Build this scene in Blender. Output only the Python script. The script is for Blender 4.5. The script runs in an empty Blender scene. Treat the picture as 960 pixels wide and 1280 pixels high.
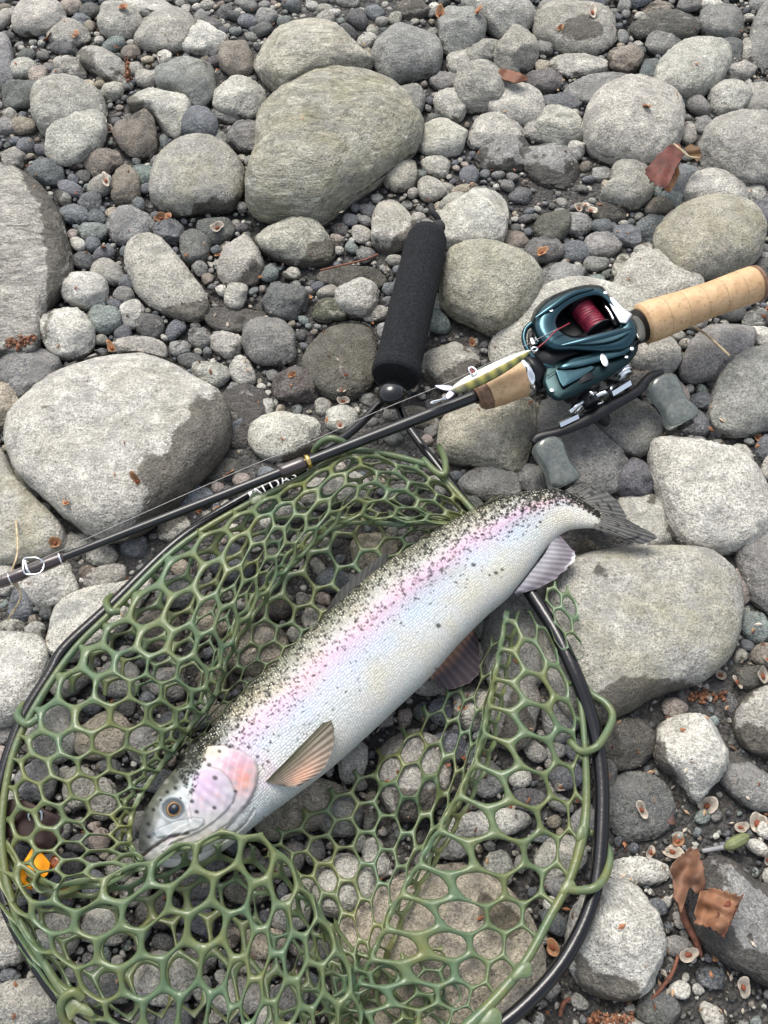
import bpy, math, random
import numpy as np
from mathutils import Vector, noise
from mathutils.bvhtree import BVHTree
random.seed(7); rng = np.random.default_rng(11)
S = bpy.context.scene; COL = S.collection
# ------------------------------------------------------------------ camera, light, exposure
CAM_H, PITCH, VFOV = 0.85, 62.0, 56.0
cam = bpy.data.objects.new('camera', bpy.data.cameras.new('camera')); COL.objects.link(cam)
cam.location = (0, 0, CAM_H); cam.rotation_euler = (math.radians(90-PITCH), 0, 0)
cam.data.sensor_fit = 'VERTICAL'; cam.data.angle = math.radians(VFOV)
cam.data.clip_start = 0.02; cam.data.clip_end = 1000
S.camera = cam
SUN_EL, SUN_ROT = 58.0, -22.0        # light from beyond the top of the picture, a little to the left
w = bpy.data.worlds.new('World'); S.world = w; w.use_nodes = True
nt = w.node_tree; bg = nt.nodes['Background']
sky = nt.nodes.new('ShaderNodeTexSky'); sky.sky_type = 'NISHITA'; sky.sun_disc = False
sky.sun_elevation = math.radians(SUN_EL); sky.sun_rotation = math.radians(SUN_ROT)
sky.air_density = 1.0; sky.dust_density = 3.5; sky.ozone_density = 0.6
hs = nt.nodes.new('ShaderNodeHueSaturation'); hs.inputs['Saturation'].default_value = .5
nt.links.new(sky.outputs[0], hs.inputs['Color']); nt.links.new(hs.outputs[0], bg.inputs[0]); bg.inputs[1].default_value = 0.15
sd = bpy.data.lights.new('sun', 'SUN'); sun = bpy.data.objects.new('sun', sd); COL.objects.link(sun)
sd.energy = 1.3; sd.angle = math.radians(26); sd.color = (1.0, 0.96, 0.895)
_e, _r = math.radians(SUN_EL), math.radians(SUN_ROT)
sdir = Vector((math.sin(_r)*math.cos(_e), math.cos(_r)*math.cos(_e), math.sin(_e)))
sun.rotation_euler = sdir.to_track_quat('Z', 'Y').to_euler()
S.view_settings.view_transform = 'Standard'; S.view_settings.look = 'None'
S.view_settings.exposure = 0.93; S.view_settings.gamma = 1
S.render.engine = 'CYCLES'; S.cycles.max_bounces = 6

# ------------------------------------------------------------------ helpers
FPX = 640/math.tan(math.radians(VFOV/2)); CA, SA = math.cos(math.radians(90-PITCH)), math.sin(math.radians(90-PITCH))
def at(px, py, z):
    """a spot of the photograph, 960 x 1280, as a point of the place at height z"""
    px, py, z = np.broadcast_arrays(np.asarray(px, float), np.asarray(py, float), np.asarray(z, float))
    x = (px-480)/FPX; y = -(py-640)/FPX
    dx, dy, dz = x, y*CA+SA, y*SA-CA
    t = (z-CAM_H)/dz
    return np.stack([dx*t, dy*t, z], -1)
def to_px(P):
    P = np.asarray(P, float); d = P-np.array([0, 0, CAM_H])
    yc = d[..., 1]*CA+d[..., 2]*SA; zc = -d[..., 1]*SA+d[..., 2]*CA
    return np.stack([480+FPX*d[..., 0]/-zc, 640-FPX*yc/-zc], -1)
def pxm(px, py, z=0.02):
    """metres per pixel there"""
    p = at(px, py, z); d = p-np.array([0, 0, CAM_H]); return float(-(-d[1]*SA+d[2]*CA)/FPX)
def tag(o, label=None, cat=None, group=None, kind=None):
    for k, v in (('label', label), ('category', cat), ('group', group), ('kind', kind)):
        if v: o[k] = v
    return o
def mesh(name, V, F, mat=None, parent=None, smooth=True, tint=None, extra=None, uv=None, origin=None):
    V = np.asarray(V, np.float32)
    if origin is not None: V = V-np.asarray(origin, np.float32)
    me = bpy.data.meshes.new(name); n = len(V)
    if isinstance(F, np.ndarray): k = F.shape[1]; flat = F.ravel(); starts = np.arange(len(F))*k; tot = np.full(len(F), k)
    else:
        tot = np.array([len(f) for f in F]); flat = np.array([i for f in F for i in f]); starts = np.concatenate([[0], np.cumsum(tot)[:-1]])
    me.vertices.add(n); me.vertices.foreach_set('co', V.ravel())
    me.loops.add(len(flat)); me.loops.foreach_set('vertex_index', flat.astype(np.int32))
    me.polygons.add(len(tot)); me.polygons.foreach_set('loop_start', starts.astype(np.int32)); me.polygons.foreach_set('loop_total', tot.astype(np.int32))
    me.polygons.foreach_set('use_smooth', np.full(len(tot), bool(smooth)))
    me.update(calc_edges=True); me.validate()
    for nm, c in (('tint', tint), ('flags', extra)):
        if c is not None:
            c = np.asarray(c, np.float32)
            if c.ndim == 1: c = np.tile(c, (n, 1))
            if c.shape[1] == 3: c = np.hstack([c, np.ones((n, 1), np.float32)])
            a = me.color_attributes.new(nm, 'FLOAT_COLOR', 'POINT'); a.data.foreach_set('color', c.ravel())
    if uv is not None:
        l = me.uv_layers.new(name='UVMap'); l.data.foreach_set('uv', np.asarray(uv, np.float32)[flat].ravel())
    if mat: me.materials.append(mat)
    o = bpy.data.objects.new(name, me); COL.objects.link(o)
    if origin is not None: o.location = origin
    if parent: o.parent = parent; o.location = Vector(o.location)-parent.location if origin is not None else -parent.location
    return o
def empty(name, loc):
    o = bpy.data.objects.new(name, None); COL.objects.link(o); o.location = loc; return o
def cat_rom(P, n, closed=False):
    P = np.asarray(P, float); m = len(P)
    if closed: t = np.linspace(0, m, n, endpoint=False); g = lambda i: P[i % m]
    else: t = np.linspace(0, m-1, n); g = lambda i: np.where((i < 0)[:, None], 2*P[0]-P[1], np.where((i > m-1)[:, None], 2*P[-1]-P[-2], P[np.clip(i, 0, m-1)]))
    i = np.floor(t).astype(int)
    if not closed: i = np.minimum(i, m-2)
    f = (t-i)[:, None]
    a, b, c, d = g(i-1), g(i), g(i+1), g(i+2)
    return 0.5*((2*b)+(-a+c)*f+(2*a-5*b+4*c-d)*f*f+(-a+3*b-3*c+d)*f**3)
def tube_data(P, r, seg=10, closed=False, flat=1.0):
    P = np.asarray(P, float); n = len(P); r = np.broadcast_to(np.asarray(r, float), (n,))
    T = np.roll(P, -1, 0)-np.roll(P, 1, 0) if closed else np.gradient(P, axis=0)
    T /= np.linalg.norm(T, axis=1)[:, None]+1e-12
    up = np.array([0, 0, 1.]); N = np.cross(T, up); bad = np.linalg.norm(N, axis=1) < .1; N[bad] = np.cross(T[bad], [1, 0, 0]); N /= np.linalg.norm(N, axis=1)[:, None]
    B = np.cross(T, N); a = np.linspace(0, 2*math.pi, seg, endpoint=False)
    V = P[:, None]+r[:, None, None]*(np.cos(a)[None, :, None]*N[:, None]+flat*np.sin(a)[None, :, None]*B[:, None])
    V = V.reshape(-1, 3); F = []
    m = n if closed else n-1
    I, J = np.meshgrid(np.arange(m), np.arange(seg), indexing='ij')
    I2, J2 = (I+1) % n, (J+1) % seg
    F = np.stack([I*seg+J, I*seg+J2, I2*seg+J2, I2*seg+J], -1).reshape(-1, 4).tolist()
    if not closed: F.append(list(range(seg))[::-1]); F.append(list(range((n-1)*seg, n*seg)))
    return V, F
class MB:
    def __init__(s): s.V = []; s.F = []; s.n = 0
    def add(s, V, F):
        V = np.asarray(V, float); s.V.append(V); s.F += [[i+s.n for i in f] for f in F]; s.n += len(V); return s
    def tube(s, P, r, seg=10, closed=False, n=None, flat=1.0):
        if n: 
            m = len(P); rr = np.broadcast_to(np.asarray(r, float), (m,))
            Q = cat_rom(np.hstack([np.asarray(P, float), rr[:, None]]), n, closed); P, r = Q[:, :3], Q[:, 3]
        return s.add(*tube_data(P, r, seg, closed, flat))
    def box(s, c, ax, ay, az):
        """centre and three half-axis vectors"""
        c, ax, ay, az = map(lambda v: np.asarray(v, float), (c, ax, ay, az))
        V = [c+i*ax+j*ay+k*az for i in (-1, 1) for j in (-1, 1) for k in (-1, 1)]
        return s.add(V, [[0, 1, 3, 2], [4, 6, 7, 5], [0, 4, 5, 1], [2, 3, 7, 6], [0, 2, 6, 4], [1, 5, 7, 3]])
    def build(s, name, mat, parent=None, smooth=True, bevel=0, sub=0, **k):
        o = mesh(name, np.vstack(s.V), s.F, mat, parent, smooth, **k)
        if bevel:
            b = o.modifiers.new('bevel', 'BEVEL'); b.width = bevel; b.segments = 3; b.limit_method = 'ANGLE'; b.angle_limit = math.radians(35)
        if sub: m = o.modifiers.new('sub', 'SUBSURF'); m.levels = m.render_levels = sub
        return o
def pxpath(pts, z=None):
    return np.array([at(p[0], p[1], p[2] if len(p) > 2 else z) for p in pts])
def inside(P, poly):
    P = np.asarray(P, float); x, y = P[..., 0], P[..., 1]; poly = np.asarray(poly, float); r = np.zeros(x.shape, bool); j = len(poly)-1
    for i in range(len(poly)):
        xi, yi = poly[i]; xj, yj = poly[j]
        r ^= ((yi > y) != (yj > y)) & (x < (xj-xi)*(y-yi)/(yj-yi+1e-12)+xi); j = i
    return r
def dist_line(P, L, closed=False):
    P = np.asarray(P, float); L = np.asarray(L, float); d = np.full(P.shape[:-1], 1e9)
    for i in range(len(L) if closed else len(L)-1):
        a, b = L[i], L[(i+1) % len(L)]; ab = b-a; t = np.clip(((P-a)@ab)/(ab@ab+1e-12), 0, 1)
        d = np.minimum(d, np.linalg.norm(P-(a+t[..., None]*ab), axis=-1))
    return d
def sstep(x, a, b): t = np.clip((x-a)/(b-a), 0, 1); return t*t*(3-2*t)

# ------------------------------------------------------------------ materials
class NT:
    def __init__(s, name):
        s.m = bpy.data.materials.new(name); s.m.use_nodes = True; s.t = s.m.node_tree; s.b = s.t.nodes['Principled BSDF']
    def n(s, typ, **k):
        o = s.t.nodes.new('ShaderNode'+typ)
        for a, v in k.items():
            if a.startswith('i_'):
                key = a[2:]; key = int(key) if key.isdigit() else key.replace('_', ' ')
                s.put(v, o.inputs[key])
            else: setattr(o, a, v)
        return o
    def put(s, v, sock):
        if isinstance(v, bpy.types.NodeSocket): s.t.links.new(v, sock)
        elif isinstance(v, bpy.types.Node): s.t.links.new(v.outputs[0], sock)
        else: sock.default_value = v
    def math(s, op, a, b=0.0, c=None, clamp=False):
        o = s.t.nodes.new('ShaderNodeMath'); o.operation = op; o.use_clamp = clamp; s.put(a, o.inputs[0]); s.put(b, o.inputs[1])
        if c is not None: s.put(c, o.inputs[2])
        return o.outputs[0]
    def mix(s, f, a, b, blend='MIX'):
        o = s.t.nodes.new('ShaderNodeMix'); o.data_type = 'RGBA'; o.blend_type = blend
        s.put(f, o.inputs[0]); s.put(a, o.inputs[6]); s.put(b, o.inputs[7]); return o.outputs[2]
    def noise(s, vec, scale, detail=3, rough=.55, dist=0):
        o = s.n('TexNoise', i_Scale=scale, i_Detail=detail, i_Roughness=rough, i_Distortion=dist)
        if vec is not None: s.put(vec, o.inputs['Vector'])
        return o.outputs[0]
    def map(s, v, a, b, c, d):
        o = s.n('MapRange', i_0=v, i_1=a, i_2=b, i_3=c, i_4=d); return o.outputs[0]
    def coords(s, rnd=True):
        tc = s.n('TexCoord').outputs['Object']
        if not rnd: return tc
        oi = s.n('ObjectInfo').outputs['Random']; v = s.n('VectorMath', operation='ADD'); s.put(tc, v.inputs[0])
        c = s.n('CombineXYZ', i_0=s.math('MULTIPLY', oi, 37.), i_1=s.math('MULTIPLY', oi, 11.), i_2=s.math('MULTIPLY', oi, 5.)); s.put(c, v.inputs[1]); return v.outputs[0]
    def bump(s, h, strength, dist, normal=None):
        o = s.n('Bump', i_Height=h, i_Strength=strength, i_Distance=dist)
        if normal is not None: s.put(normal, o.inputs['Normal'])
        return o.outputs[0]
    def set(s, **k):
        for a, v in k.items(): s.put(v, s.b.inputs[a.replace('_', ' ')])
        return s.m
def c4(c): return (c[0], c[1], c[2], 1)
def stone_mat():
    s = NT('river stone'); v = s.coords()
    tint = s.n('Attribute', attribute_name='tint').outputs['Color']
    fl = s.n('SeparateColor', i_0=s.n('Attribute', attribute_name='flags').outputs['Color'])
    wetz, ol, st = fl.outputs[0], fl.outputs[1], fl.outputs[2]
    big, mid, fine, sp = s.noise(v, 22, 4), s.noise(v, 95, 5, .65), s.noise(v, 420, 3, .7), s.noise(v, 900, 2)
    c = s.mix(1.0, tint, s.n('CombineColor', i_0=s.map(mid, .3, .7, .70, 1.24), i_1=s.map(mid, .3, .7, .70, 1.22), i_2=s.map(mid, .3, .7, .68, 1.17)), 'MULTIPLY')
    f = s.map(fine, .3, .7, .42, 1.50); c = s.mix(1.0, c, s.n('CombineColor', i_0=f, i_1=f, i_2=f), 'MULTIPLY')
    # mineral specks, dark and pale
    c = s.mix(s.map(sp, .58, .66, 0, .65), c, (.055, .055, .05, 1))
    c = s.mix(s.map(sp, .36, .30, 0, .45), c, (.72, .70, .64, 1))
    # warm lichen / iron film
    c = s.mix(s.math('MULTIPLY', s.map(big, .42, .66, 0, 1), s.math('MULTIPLY', ol, s.map(fine, .35, .6, .35, 1.)), clamp=True), c, (.27, .25, .135, 1))
    c = s.mix(s.map(s.noise(v, 34, 5, .65), .53, .62, 0, .55), c, s.mix(.5, tint, (.17, .165, .15, 1)))
    c = s.mix(s.map(s.noise(v, 210, 4, .7), .60, .68, 0, .55), c, (.20, .155, .085, 1))
    pit = s.n('TexVoronoi', i_Vector=v, i_Scale=330.0); c = s.mix(s.map(pit.outputs['Distance'], .20, .08, 0, .75), c, (.06, .058, .05, 1))
    blot = s.map(s.noise(v, 46, 5, .7), .36, .64, .78, 1.16); c = s.mix(1., c, s.n('CombineColor', i_0=blot, i_1=blot, i_2=blot), 'MULTIPLY')
    # bedding streaks
    mp = s.n('Mapping', i_Vector=v, i_Scale=(26, 95, 300), i_Rotation=(.35, .5, .5)); stn = s.noise(mp.outputs[0], 1.0, 4, .6, 1.2)
    c = s.mix(s.math('MULTIPLY', st, s.map(stn, .52, .68, 0, .75)), c, (.07, .072, .06, 1))
    c = s.mix(s.math('MULTIPLY', st, s.map(stn, .44, .34, 0, .5)), c, (.55, .54, .46, 1))
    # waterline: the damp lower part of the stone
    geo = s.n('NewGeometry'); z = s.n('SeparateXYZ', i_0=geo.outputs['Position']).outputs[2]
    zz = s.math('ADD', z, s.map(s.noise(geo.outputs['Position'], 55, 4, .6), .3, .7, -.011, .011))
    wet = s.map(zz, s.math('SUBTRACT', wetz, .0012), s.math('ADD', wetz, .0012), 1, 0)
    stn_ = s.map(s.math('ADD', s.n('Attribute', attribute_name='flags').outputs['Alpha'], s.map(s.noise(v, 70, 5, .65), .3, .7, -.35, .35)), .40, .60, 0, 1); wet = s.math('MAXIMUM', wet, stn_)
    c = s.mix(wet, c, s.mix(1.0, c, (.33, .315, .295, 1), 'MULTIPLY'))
    h = s.math('ADD', s.math('MULTIPLY', s.noise(v, 42, 4, .6), 1.4), s.math('ADD', s.math('MULTIPLY', mid, .9), s.math('ADD', s.math('MULTIPLY', fine, .6), s.math('MULTIPLY', s.math('MULTIPLY', stn, st), 1.0))))
    s.set(Base_Color=c, Roughness=s.math('SUBTRACT', .86, s.math('MULTIPLY', wet, .3)), Normal=s.bump(h, .95, .0042)); s.b.inputs['Specular IOR Level'].default_value = .35
    return s.m
M_STONE = stone_mat()
def ground_mat():
    s = NT('dark river sand'); v = s.n('TexCoord').outputs['Object']
    vor = s.n('TexVoronoi', i_Vector=v, i_Scale=260.0, i_Randomness=1.0); vc = s.n('SeparateColor', i_0=vor.outputs['Color'])
    a, b = s.noise(v, 12, 5, .6), s.noise(v, 700, 3, .7)
    c = s.mix(s.map(a, .35, .65, 0, 1), (.040, .038, .035, 1), (.085, .080, .072, 1))
    c = s.mix(s.map(vc.outputs[0], .62, .9, 0, .75), c, s.mix(vc.outputs[1], (.05, .055, .065, 1), (.16, .15, .13, 1)))
    c = s.mix(s.map(b, .62, .72, 0, .9), c, (.42, .40, .36, 1))
    c = s.mix(s.map(s.noise(v, 160, 2), .68, .74, 0, .6), c, (.13, .06, .03, 1))
    h = s.math('ADD', s.math('MULTIPLY', vor.outputs['Distance'], -1.2), s.math('ADD', s.noise(v, 60, 4), s.math('MULTIPLY', b, .6)))
    return s.set(Base_Color=c, Roughness=.72, Normal=s.bump(h, 1., .004))
M_GROUND = ground_mat()
def plain(name, col, rough=.5, metal=0., spec=.5, var=0., vscale=80, bump=0., bscale=300, bdist=.001, coat=0., trans=0., col2=None, ss=0.):
    s = NT(name); v = s.n('TexCoord').outputs['Object']
    c = c4(col)
    if var or col2: c = s.mix(s.map(s.noise(v, vscale, 4), .35, .65, 0, 1), c4([x*(1-var) for x in col]), c4(col2 or [x*(1+var) for x in col]))
    s.set(Base_Color=c, Roughness=rough, Metallic=metal); s.b.inputs['Specular IOR Level'].default_value = spec
    s.b.inputs['Coat Weight'].default_value = coat; s.b.inputs['Coat Roughness'].default_value = .12; s.b.inputs['Transmission Weight'].default_value = trans
    if ss: s.b.inputs['Subsurface Weight'].default_value = ss; s.b.inputs['Subsurface Radius'].default_value = (.004, .005, .002)
    if bump: s.set(Normal=s.bump(s.noise(v, bscale, 3), bump, bdist))
    return s.m
def vcol_mat(name, rough=.6, bump=.3, bscale=500, spec=.4, coat=0., var=.15, trans=0.):
    s = NT(name); v = s.n('TexCoord').outputs['Object']; t = s.n('Attribute', attribute_name='tint').outputs['Color']
    f = s.map(s.noise(v, bscale*.5, 4), .3, .7, 1-var, 1+var)
    s.set(Base_Color=s.mix(1., t, s.n('CombineColor', i_0=f, i_1=f, i_2=f), 'MULTIPLY'), Roughness=rough, Normal=s.bump(s.noise(v, bscale, 3), bump, .0008))
    s.b.inputs['Specular IOR Level'].default_value = spec; s.b.inputs['Coat Weight'].default_value = coat; s.b.inputs['Transmission Weight'].default_value = trans
    return s.m
# ------------------------------------------------------------------ stones
TONE = dict(w=(.51,.50,.46), l=(.385,.375,.34), g=(.235,.235,.228), o=(.40,.385,.325), d=(.115,.118,.12), b=(.14,.152,.17), k=(.085,.078,.070),
            n=(.22,.195,.165), t=(.37,.33,.265), m=(.10,.10,.065), p=(.36,.31,.28), v=(.20,.235,.225))
WORD = dict(w='pale', l='light grey', g='mid grey', o='olive grey', d='dark grey', b='slate blue', k='dark wet', n='rusty brown', t='beige', m='dark mossy', p='pinkish', v='greenish grey')
HOOP = [(498,506),(505,524),(519,546),(550,587),(574,619),(589,639),(612,668),(640,705),(664,742),(679,765),(697,795),(718,840),(735,885),(746,928),(752,977),(752,1032),(747,1094),
        (735,1142),(711,1191),(680,1232),(634,1275),(580,1308),(500,1330),(420,1337),(325,1330),(230,1312),(133,1277),(93,1258),(73,1245),(50,1213),(27,1173),(7,1127),(-6,1070),(-4,1010),
        (7,958),(30,897),(63,843),(83,810),(140,757),(223,677),(306,622),(376,588),(409,562),(440,539),(462,518),(478,501)]
_ico = {}
def ico(n):
    if n not in _ico:
        import bmesh
        bm = bmesh.new(); bmesh.ops.create_icosphere(bm, subdivisions=n, radius=1)
        _ico[n] = (np.array([v.co[:] for v in bm.verts]), np.array([[v.index for v in f.verts] for f in bm.faces])); bm.free()
    return _ico[n]
def fbm(P, scale, seed):
    """cheap smooth 3-D noise: a sum of random plane waves"""
    r = np.random.default_rng(seed); out = np.zeros(len(P))
    for k in range(9):
        d = r.normal(size=3); d /= np.linalg.norm(d); out += np.sin((P@d)*scale*r.uniform(.6, 1.7)+r.uniform(0, 6.28))
    return out/4.2
def stone_geo(outline, c, zc, seed, sub, ang=0., box=2.5):
    """outline: N x 2 ground metres about the centre; c: half height"""
    V, F = ico(sub); r = np.random.default_rng(seed)
    th = np.arctan2(outline[:, 1], outline[:, 0]); R = np.linalg.norm(outline, axis=1); o = np.argsort(th); th, R = th[o], R[o]
    th = np.concatenate([th[-1:]-2*math.pi, th, th[:1]+2*math.pi]); R = np.concatenate([R[-1:], R, R[:1]])
    tt = np.linspace(-math.pi, math.pi, 181); RR = np.interp(tt, th, R)
    k = np.array([1, 2, 3, 2, 1])/9.; RR[:-1] = sum(k[i]*np.roll(RR[:-1], i-2) for i in range(5)); RR[-1] = RR[0]
    hxy = np.linalg.norm(V[:, :2], axis=1); s = (hxy**box+np.abs(V[:, 2])**box)**(-1./box); D = V*s[:, None]
    Rv = np.interp(np.arctan2(V[:, 1], V[:, 0]), tt, RR)
    P = np.stack([D[:, 0]*Rv, D[:, 1]*Rv, D[:, 2]*c], 1); rm = R.mean()
    tilt = r.normal(0, .10, 2); P[:, 2] += (P[:, 0]*tilt[0]+P[:, 1]*tilt[1])*(D[:, 2] > 0)*.8
    U = P/np.array([rm, rm, c])
    if ang > .12:
        for q in range(int(ang*19)):
            n = r.normal(size=3); n[2] = abs(n[2])*1.1+.25; n /= np.linalg.norm(n); d = r.uniform(.84, 1.0)-.10*ang
            e = np.maximum(U@n-d, 0); U -= (e*.9)[:, None]*n
        P = U*np.array([rm, rm, c])
    nn = V/np.linalg.norm(V, axis=1)[:, None]; sc = min(rm, c)
    P += nn*(sc*(.06+.07*ang)*fbm(U, 2.6, seed+1)+sc*(.026+.05*ang)*fbm(U, 7., seed+2))[:, None]
    if sub >= 4: P += nn*(sc*(.012+.022*ang)*fbm(U, 19., seed+3)+.0008*fbm(U, 41., seed+4))[:, None]
    return P, F
STONES = []   # dict(px,py,outline(world),zc,c,tone...)
GROW = 1.05
def add_stone(poly, tone, ang=.16, h=None, wet=None, olive=0., streak=0., label=None, key=None, embed=.25, box=2.5, zoff=0., net=None):
    poly = np.asarray(poly, float); cx, cy = poly.mean(0); poly = poly.mean(0)+(poly-poly.mean(0))*GROW
    pts = cat_rom(poly, 48, True) if len(poly) < 30 else poly
    x0, x1, y0, y1 = pts[:, 0].min(), pts[:, 0].max(), pts[:, 1].min(), pts[:, 1].max(); cx, cy = (x0+x1)/2, (y0+y1)/2
    m = pxm(cx, cy); ctr = pts-[cx, cy]; ev = np.linalg.svd(ctr-ctr.mean(0))[1]*math.sqrt(2./len(pts)); a, b = ev[0]*m, ev[1]*m
    c = min(b*(h if h else .72), .058)
    under = bool(inside(np.array([cx, cy]), HOOP)) if net is None else net
    if under: c = min(c, .024)
    zc = c*(1-2*embed)+zoff
    if under and zc+c > .033: zc = .033-c
    q = at(pts[:, 0], pts[:, 1], max(zc, 0)); ctr = at(cx, cy, max(zc, 0))
    el = math.atan2(CAM_H, float(np.hypot(ctr[0], ctr[1]))); bp = (y1-y0)/2*m
    shr = math.sqrt(max(.35, 1-(c*math.cos(el)/bp)**2*.8))
    o = (q-ctr)[:, :2]; o[:, 1] *= shr
    STONES.append(dict(px=cx, py=cy, pts=pts, o=o, ctr=ctr, zc=zc, c=c, tone=tone, ang=ang, wet=wet, olive=olive, streak=streak, label=label, key=key, box=box,
                       r=math.sqrt(a*b), asp=a/b, rpx=math.sqrt(a*b)/m, under=under))
def E(x, y, a, b, rot=0, tone='l', **k):
    t = np.linspace(0, 2*math.pi, 36, endpoint=False); i = len(STONES); r = np.random.default_rng(i+50)
    rr = 1+.045*np.cos(2*t+r.uniform(0, 6))+.045*np.cos(3*t+r.uniform(0, 6))+.025*np.cos(5*t+r.uniform(0, 6))
    a *= 1.06; b *= 1.06; k.setdefault('ang', (.14, .3, .45, .7)[i % 4]); k.setdefault('streak', (0, .5, 0, .2, .8, 0, .35)[i % 7])
    ct, st = np.cos(t), np.sin(t); p = 2.3; sq = (np.abs(ct)**p+np.abs(st)**p)**(-1/p)
    X, Y = a*ct*rr*sq, b*st*rr*sq; R = math.radians(rot)
    add_stone(np.stack([x+X*math.cos(R)-Y*math.sin(R), y+X*math.sin(R)+Y*math.cos(R)], 1), tone, **k)
P = lambda pts, tone, **k: add_stone(pts, tone, **k)
# the big ones, each traced
P([(308,250),(312,228),(322,205),(324,175),(335,150),(360,128),(395,105),(430,97),(475,103),(505,118),(522,140),(527,160),(520,180),(500,200),(470,225),(440,245),(415,265),(400,277),(375,275),(345,272),(320,270)],'o',ang=.1,h=.62,olive=.9,streak=.8,key='huge olive boulder',label='huge smooth egg shaped boulder with olive green veins, largest stone in the upper middle')
P([(322,60),(340,40),(370,28),(400,26),(420,32),(440,50),(460,65),(463,75),(455,88),(420,98),(395,103),(370,118),(358,120),(335,105),(322,85)],'o',ang=.35,h=.7,olive=.5,streak=.7,key='ridged boulder',label='pale ridged boulder with a dark groove, directly behind the huge olive boulder')
P([(190,250),(195,215),(215,188),(245,176),(275,178),(295,195),(302,215),(298,245),(285,262),(255,264),(225,268),(205,263)],'l',ang=.05,h=.6,wet=.014,olive=.6,key='domed boulder',label='domed round grey boulder with a dark damp foot, left of the huge olive boulder')
P([(-70,215),(0,208),(25,215),(55,240),(75,270),(85,300),(90,330),(85,350),(70,370),(55,390),(50,420),(50,440),(0,442),(-70,440)],'l',ang=.3,h=.45,streak=1.,wet=.02,key='banded slab',label='large banded slab with a dark wet rim at the left edge of the photo')
P([(14,555),(18,520),(50,485),(90,460),(150,443),(200,447),(240,475),(268,492),(282,520),(275,560),(240,600),(205,635),(170,662),(130,672),(100,655),(60,620),(30,590)],'w',ang=.12,h=.42,olive=.35,streak=.35,wet=.017,key='broad pale boulder',label='broad flat pale boulder with a dark wet patch, biggest stone left of the rod')
P([(-40,550),(0,560),(25,605),(60,640),(80,665),(70,690),(30,700),(0,705),(-40,700)],'l',ang=.15,h=.45,olive=.9,key='yellowish boulder',label='yellowish grey boulder at the left edge with the rod passing just below it')
P([(65,790),(75,755),(110,735),(150,725),(190,722),(175,755),(150,790),(115,812),(90,825),(65,815)],'w',ang=.1,h=.5,key='smooth pale boulder',net=True,label='smooth pale boulder half covered by the left rim of the landing net')
P([(-40,800),(10,793),(45,797),(62,815),(60,850),(45,880),(10,905),(-40,905)],'w',ang=.1,h=.55,key='white corner boulder',label='whitish boulder at the left edge just outside the net hoop')
P([(690,745),(715,710),(760,697),(830,690),(880,692),(910,715),(922,745),(920,790),(905,825),(870,850),(820,865),(780,890),(745,905),(715,895),(690,850),(680,800)],'l',ang=.06,h=.42,olive=.75,wet=.013,box=2.8,net=False,key='oblong boulder',label='large oblong speckled boulder right of the fish, its foot dark and damp')
P([(815,575),(820,555),(850,548),(890,558),(930,580),(955,610),(960,650),(945,675),(910,688),(870,686),(845,660),(828,620)],'w',ang=.14,h=.6,key='dented boulder',olive=.25,label='pale boulder with a dented top, right of the fish tail')
P([(553,350),(560,325),(590,315),(625,318),(660,332),(676,352),(670,380),(650,405),(620,418),(590,405),(560,385)],'o',ang=.08,h=.75,olive=.6,wet=.006,key='round boulder by the foam grip',label='round yellowish boulder between the foam net handle and the reel')
P([(550,300),(548,275),(570,255),(600,235),(625,235),(632,255),(630,300),(610,312),(575,318)],'w',ang=.4,h=.7,olive=.5,key='wedge boulder',label='pale wedge shaped stone just right of the cord on the foam handle')
P([(732,160),(740,130),(765,112),(795,105),(830,115),(850,135),(852,165),(840,190),(815,207),(780,202),(745,188)],'l',ang=.03,h=.7,key='ball boulder',label='big round grey boulder with the red leaf leaning on it')
P([(822,300),(830,275),(860,255),(890,250),(930,260),(950,285),(950,315),(935,335),(900,345),(860,352),(835,330)],'o',ang=.05,h=.7,olive=.7,key='boulder above the cork grip',label='round boulder with olive stains directly above the long cork grip')
P([(820,100),(830,75),(855,52),(885,46),(908,55),(912,75),(900,100),(875,122),(845,125),(825,118)],'l',ang=.08,h=.65,key='tilted oval boulder',label='tilted oval grey boulder near the upper right corner')
P([(880,160),(900,143),(930,140),(975,150),(985,180),(980,225),(935,232),(900,220),(880,190)],'l',ang=.4,h=.7,key='blocky boulder',label='blocky grey boulder at the right edge, right of the red leaf')
P([(750,245),(765,235),(765,210),(775,202),(800,205),(815,225),(812,250),(795,262),(765,258)],'l',ang=.15,h=.7,key='heart stone',label='heart shaped grey stone left of the red leaf')
P([(857,240),(865,222),(890,213),(920,220),(932,240),(930,258),(895,262),(860,255)],'w',ang=.05,h=.7,key='pale dome stone',label='smooth pale stone right below the red leaf and twig')
P([(615,440),(630,400),(665,370),(710,357),(760,365),(800,385),(815,410),(790,440),(700,450),(640,460)],'w',ang=.1,h=.5,olive=.4,key='stone under the reel',label='long pale boulder lying under the fishing reel')
P([(770,360),(780,335),(805,318),(840,325),(872,350),(872,372),(800,392)],'l',ang=.2,h=.6,key='stone behind the cork grip',label='slanting grey stone partly hidden behind the long cork grip')
P([(549,545),(560,520),(590,508),(620,505),(650,492),(674,487),(676,510),(668,550),(655,585),(640,590),(600,582),(555,570)],'o',ang=.4,h=.55,olive=.5,wet=.005,key='saddle stone',label='saddle shaped stone below the short cork grip, left of the reel handle')
P([(680,500),(720,515),(750,545),(785,580),(780,605),(740,620),(690,600),(672,560)],'g',ang=.2,h=.5,key='slanted stone',label='slanted grey stone under the lower knob of the reel handle')
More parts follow.
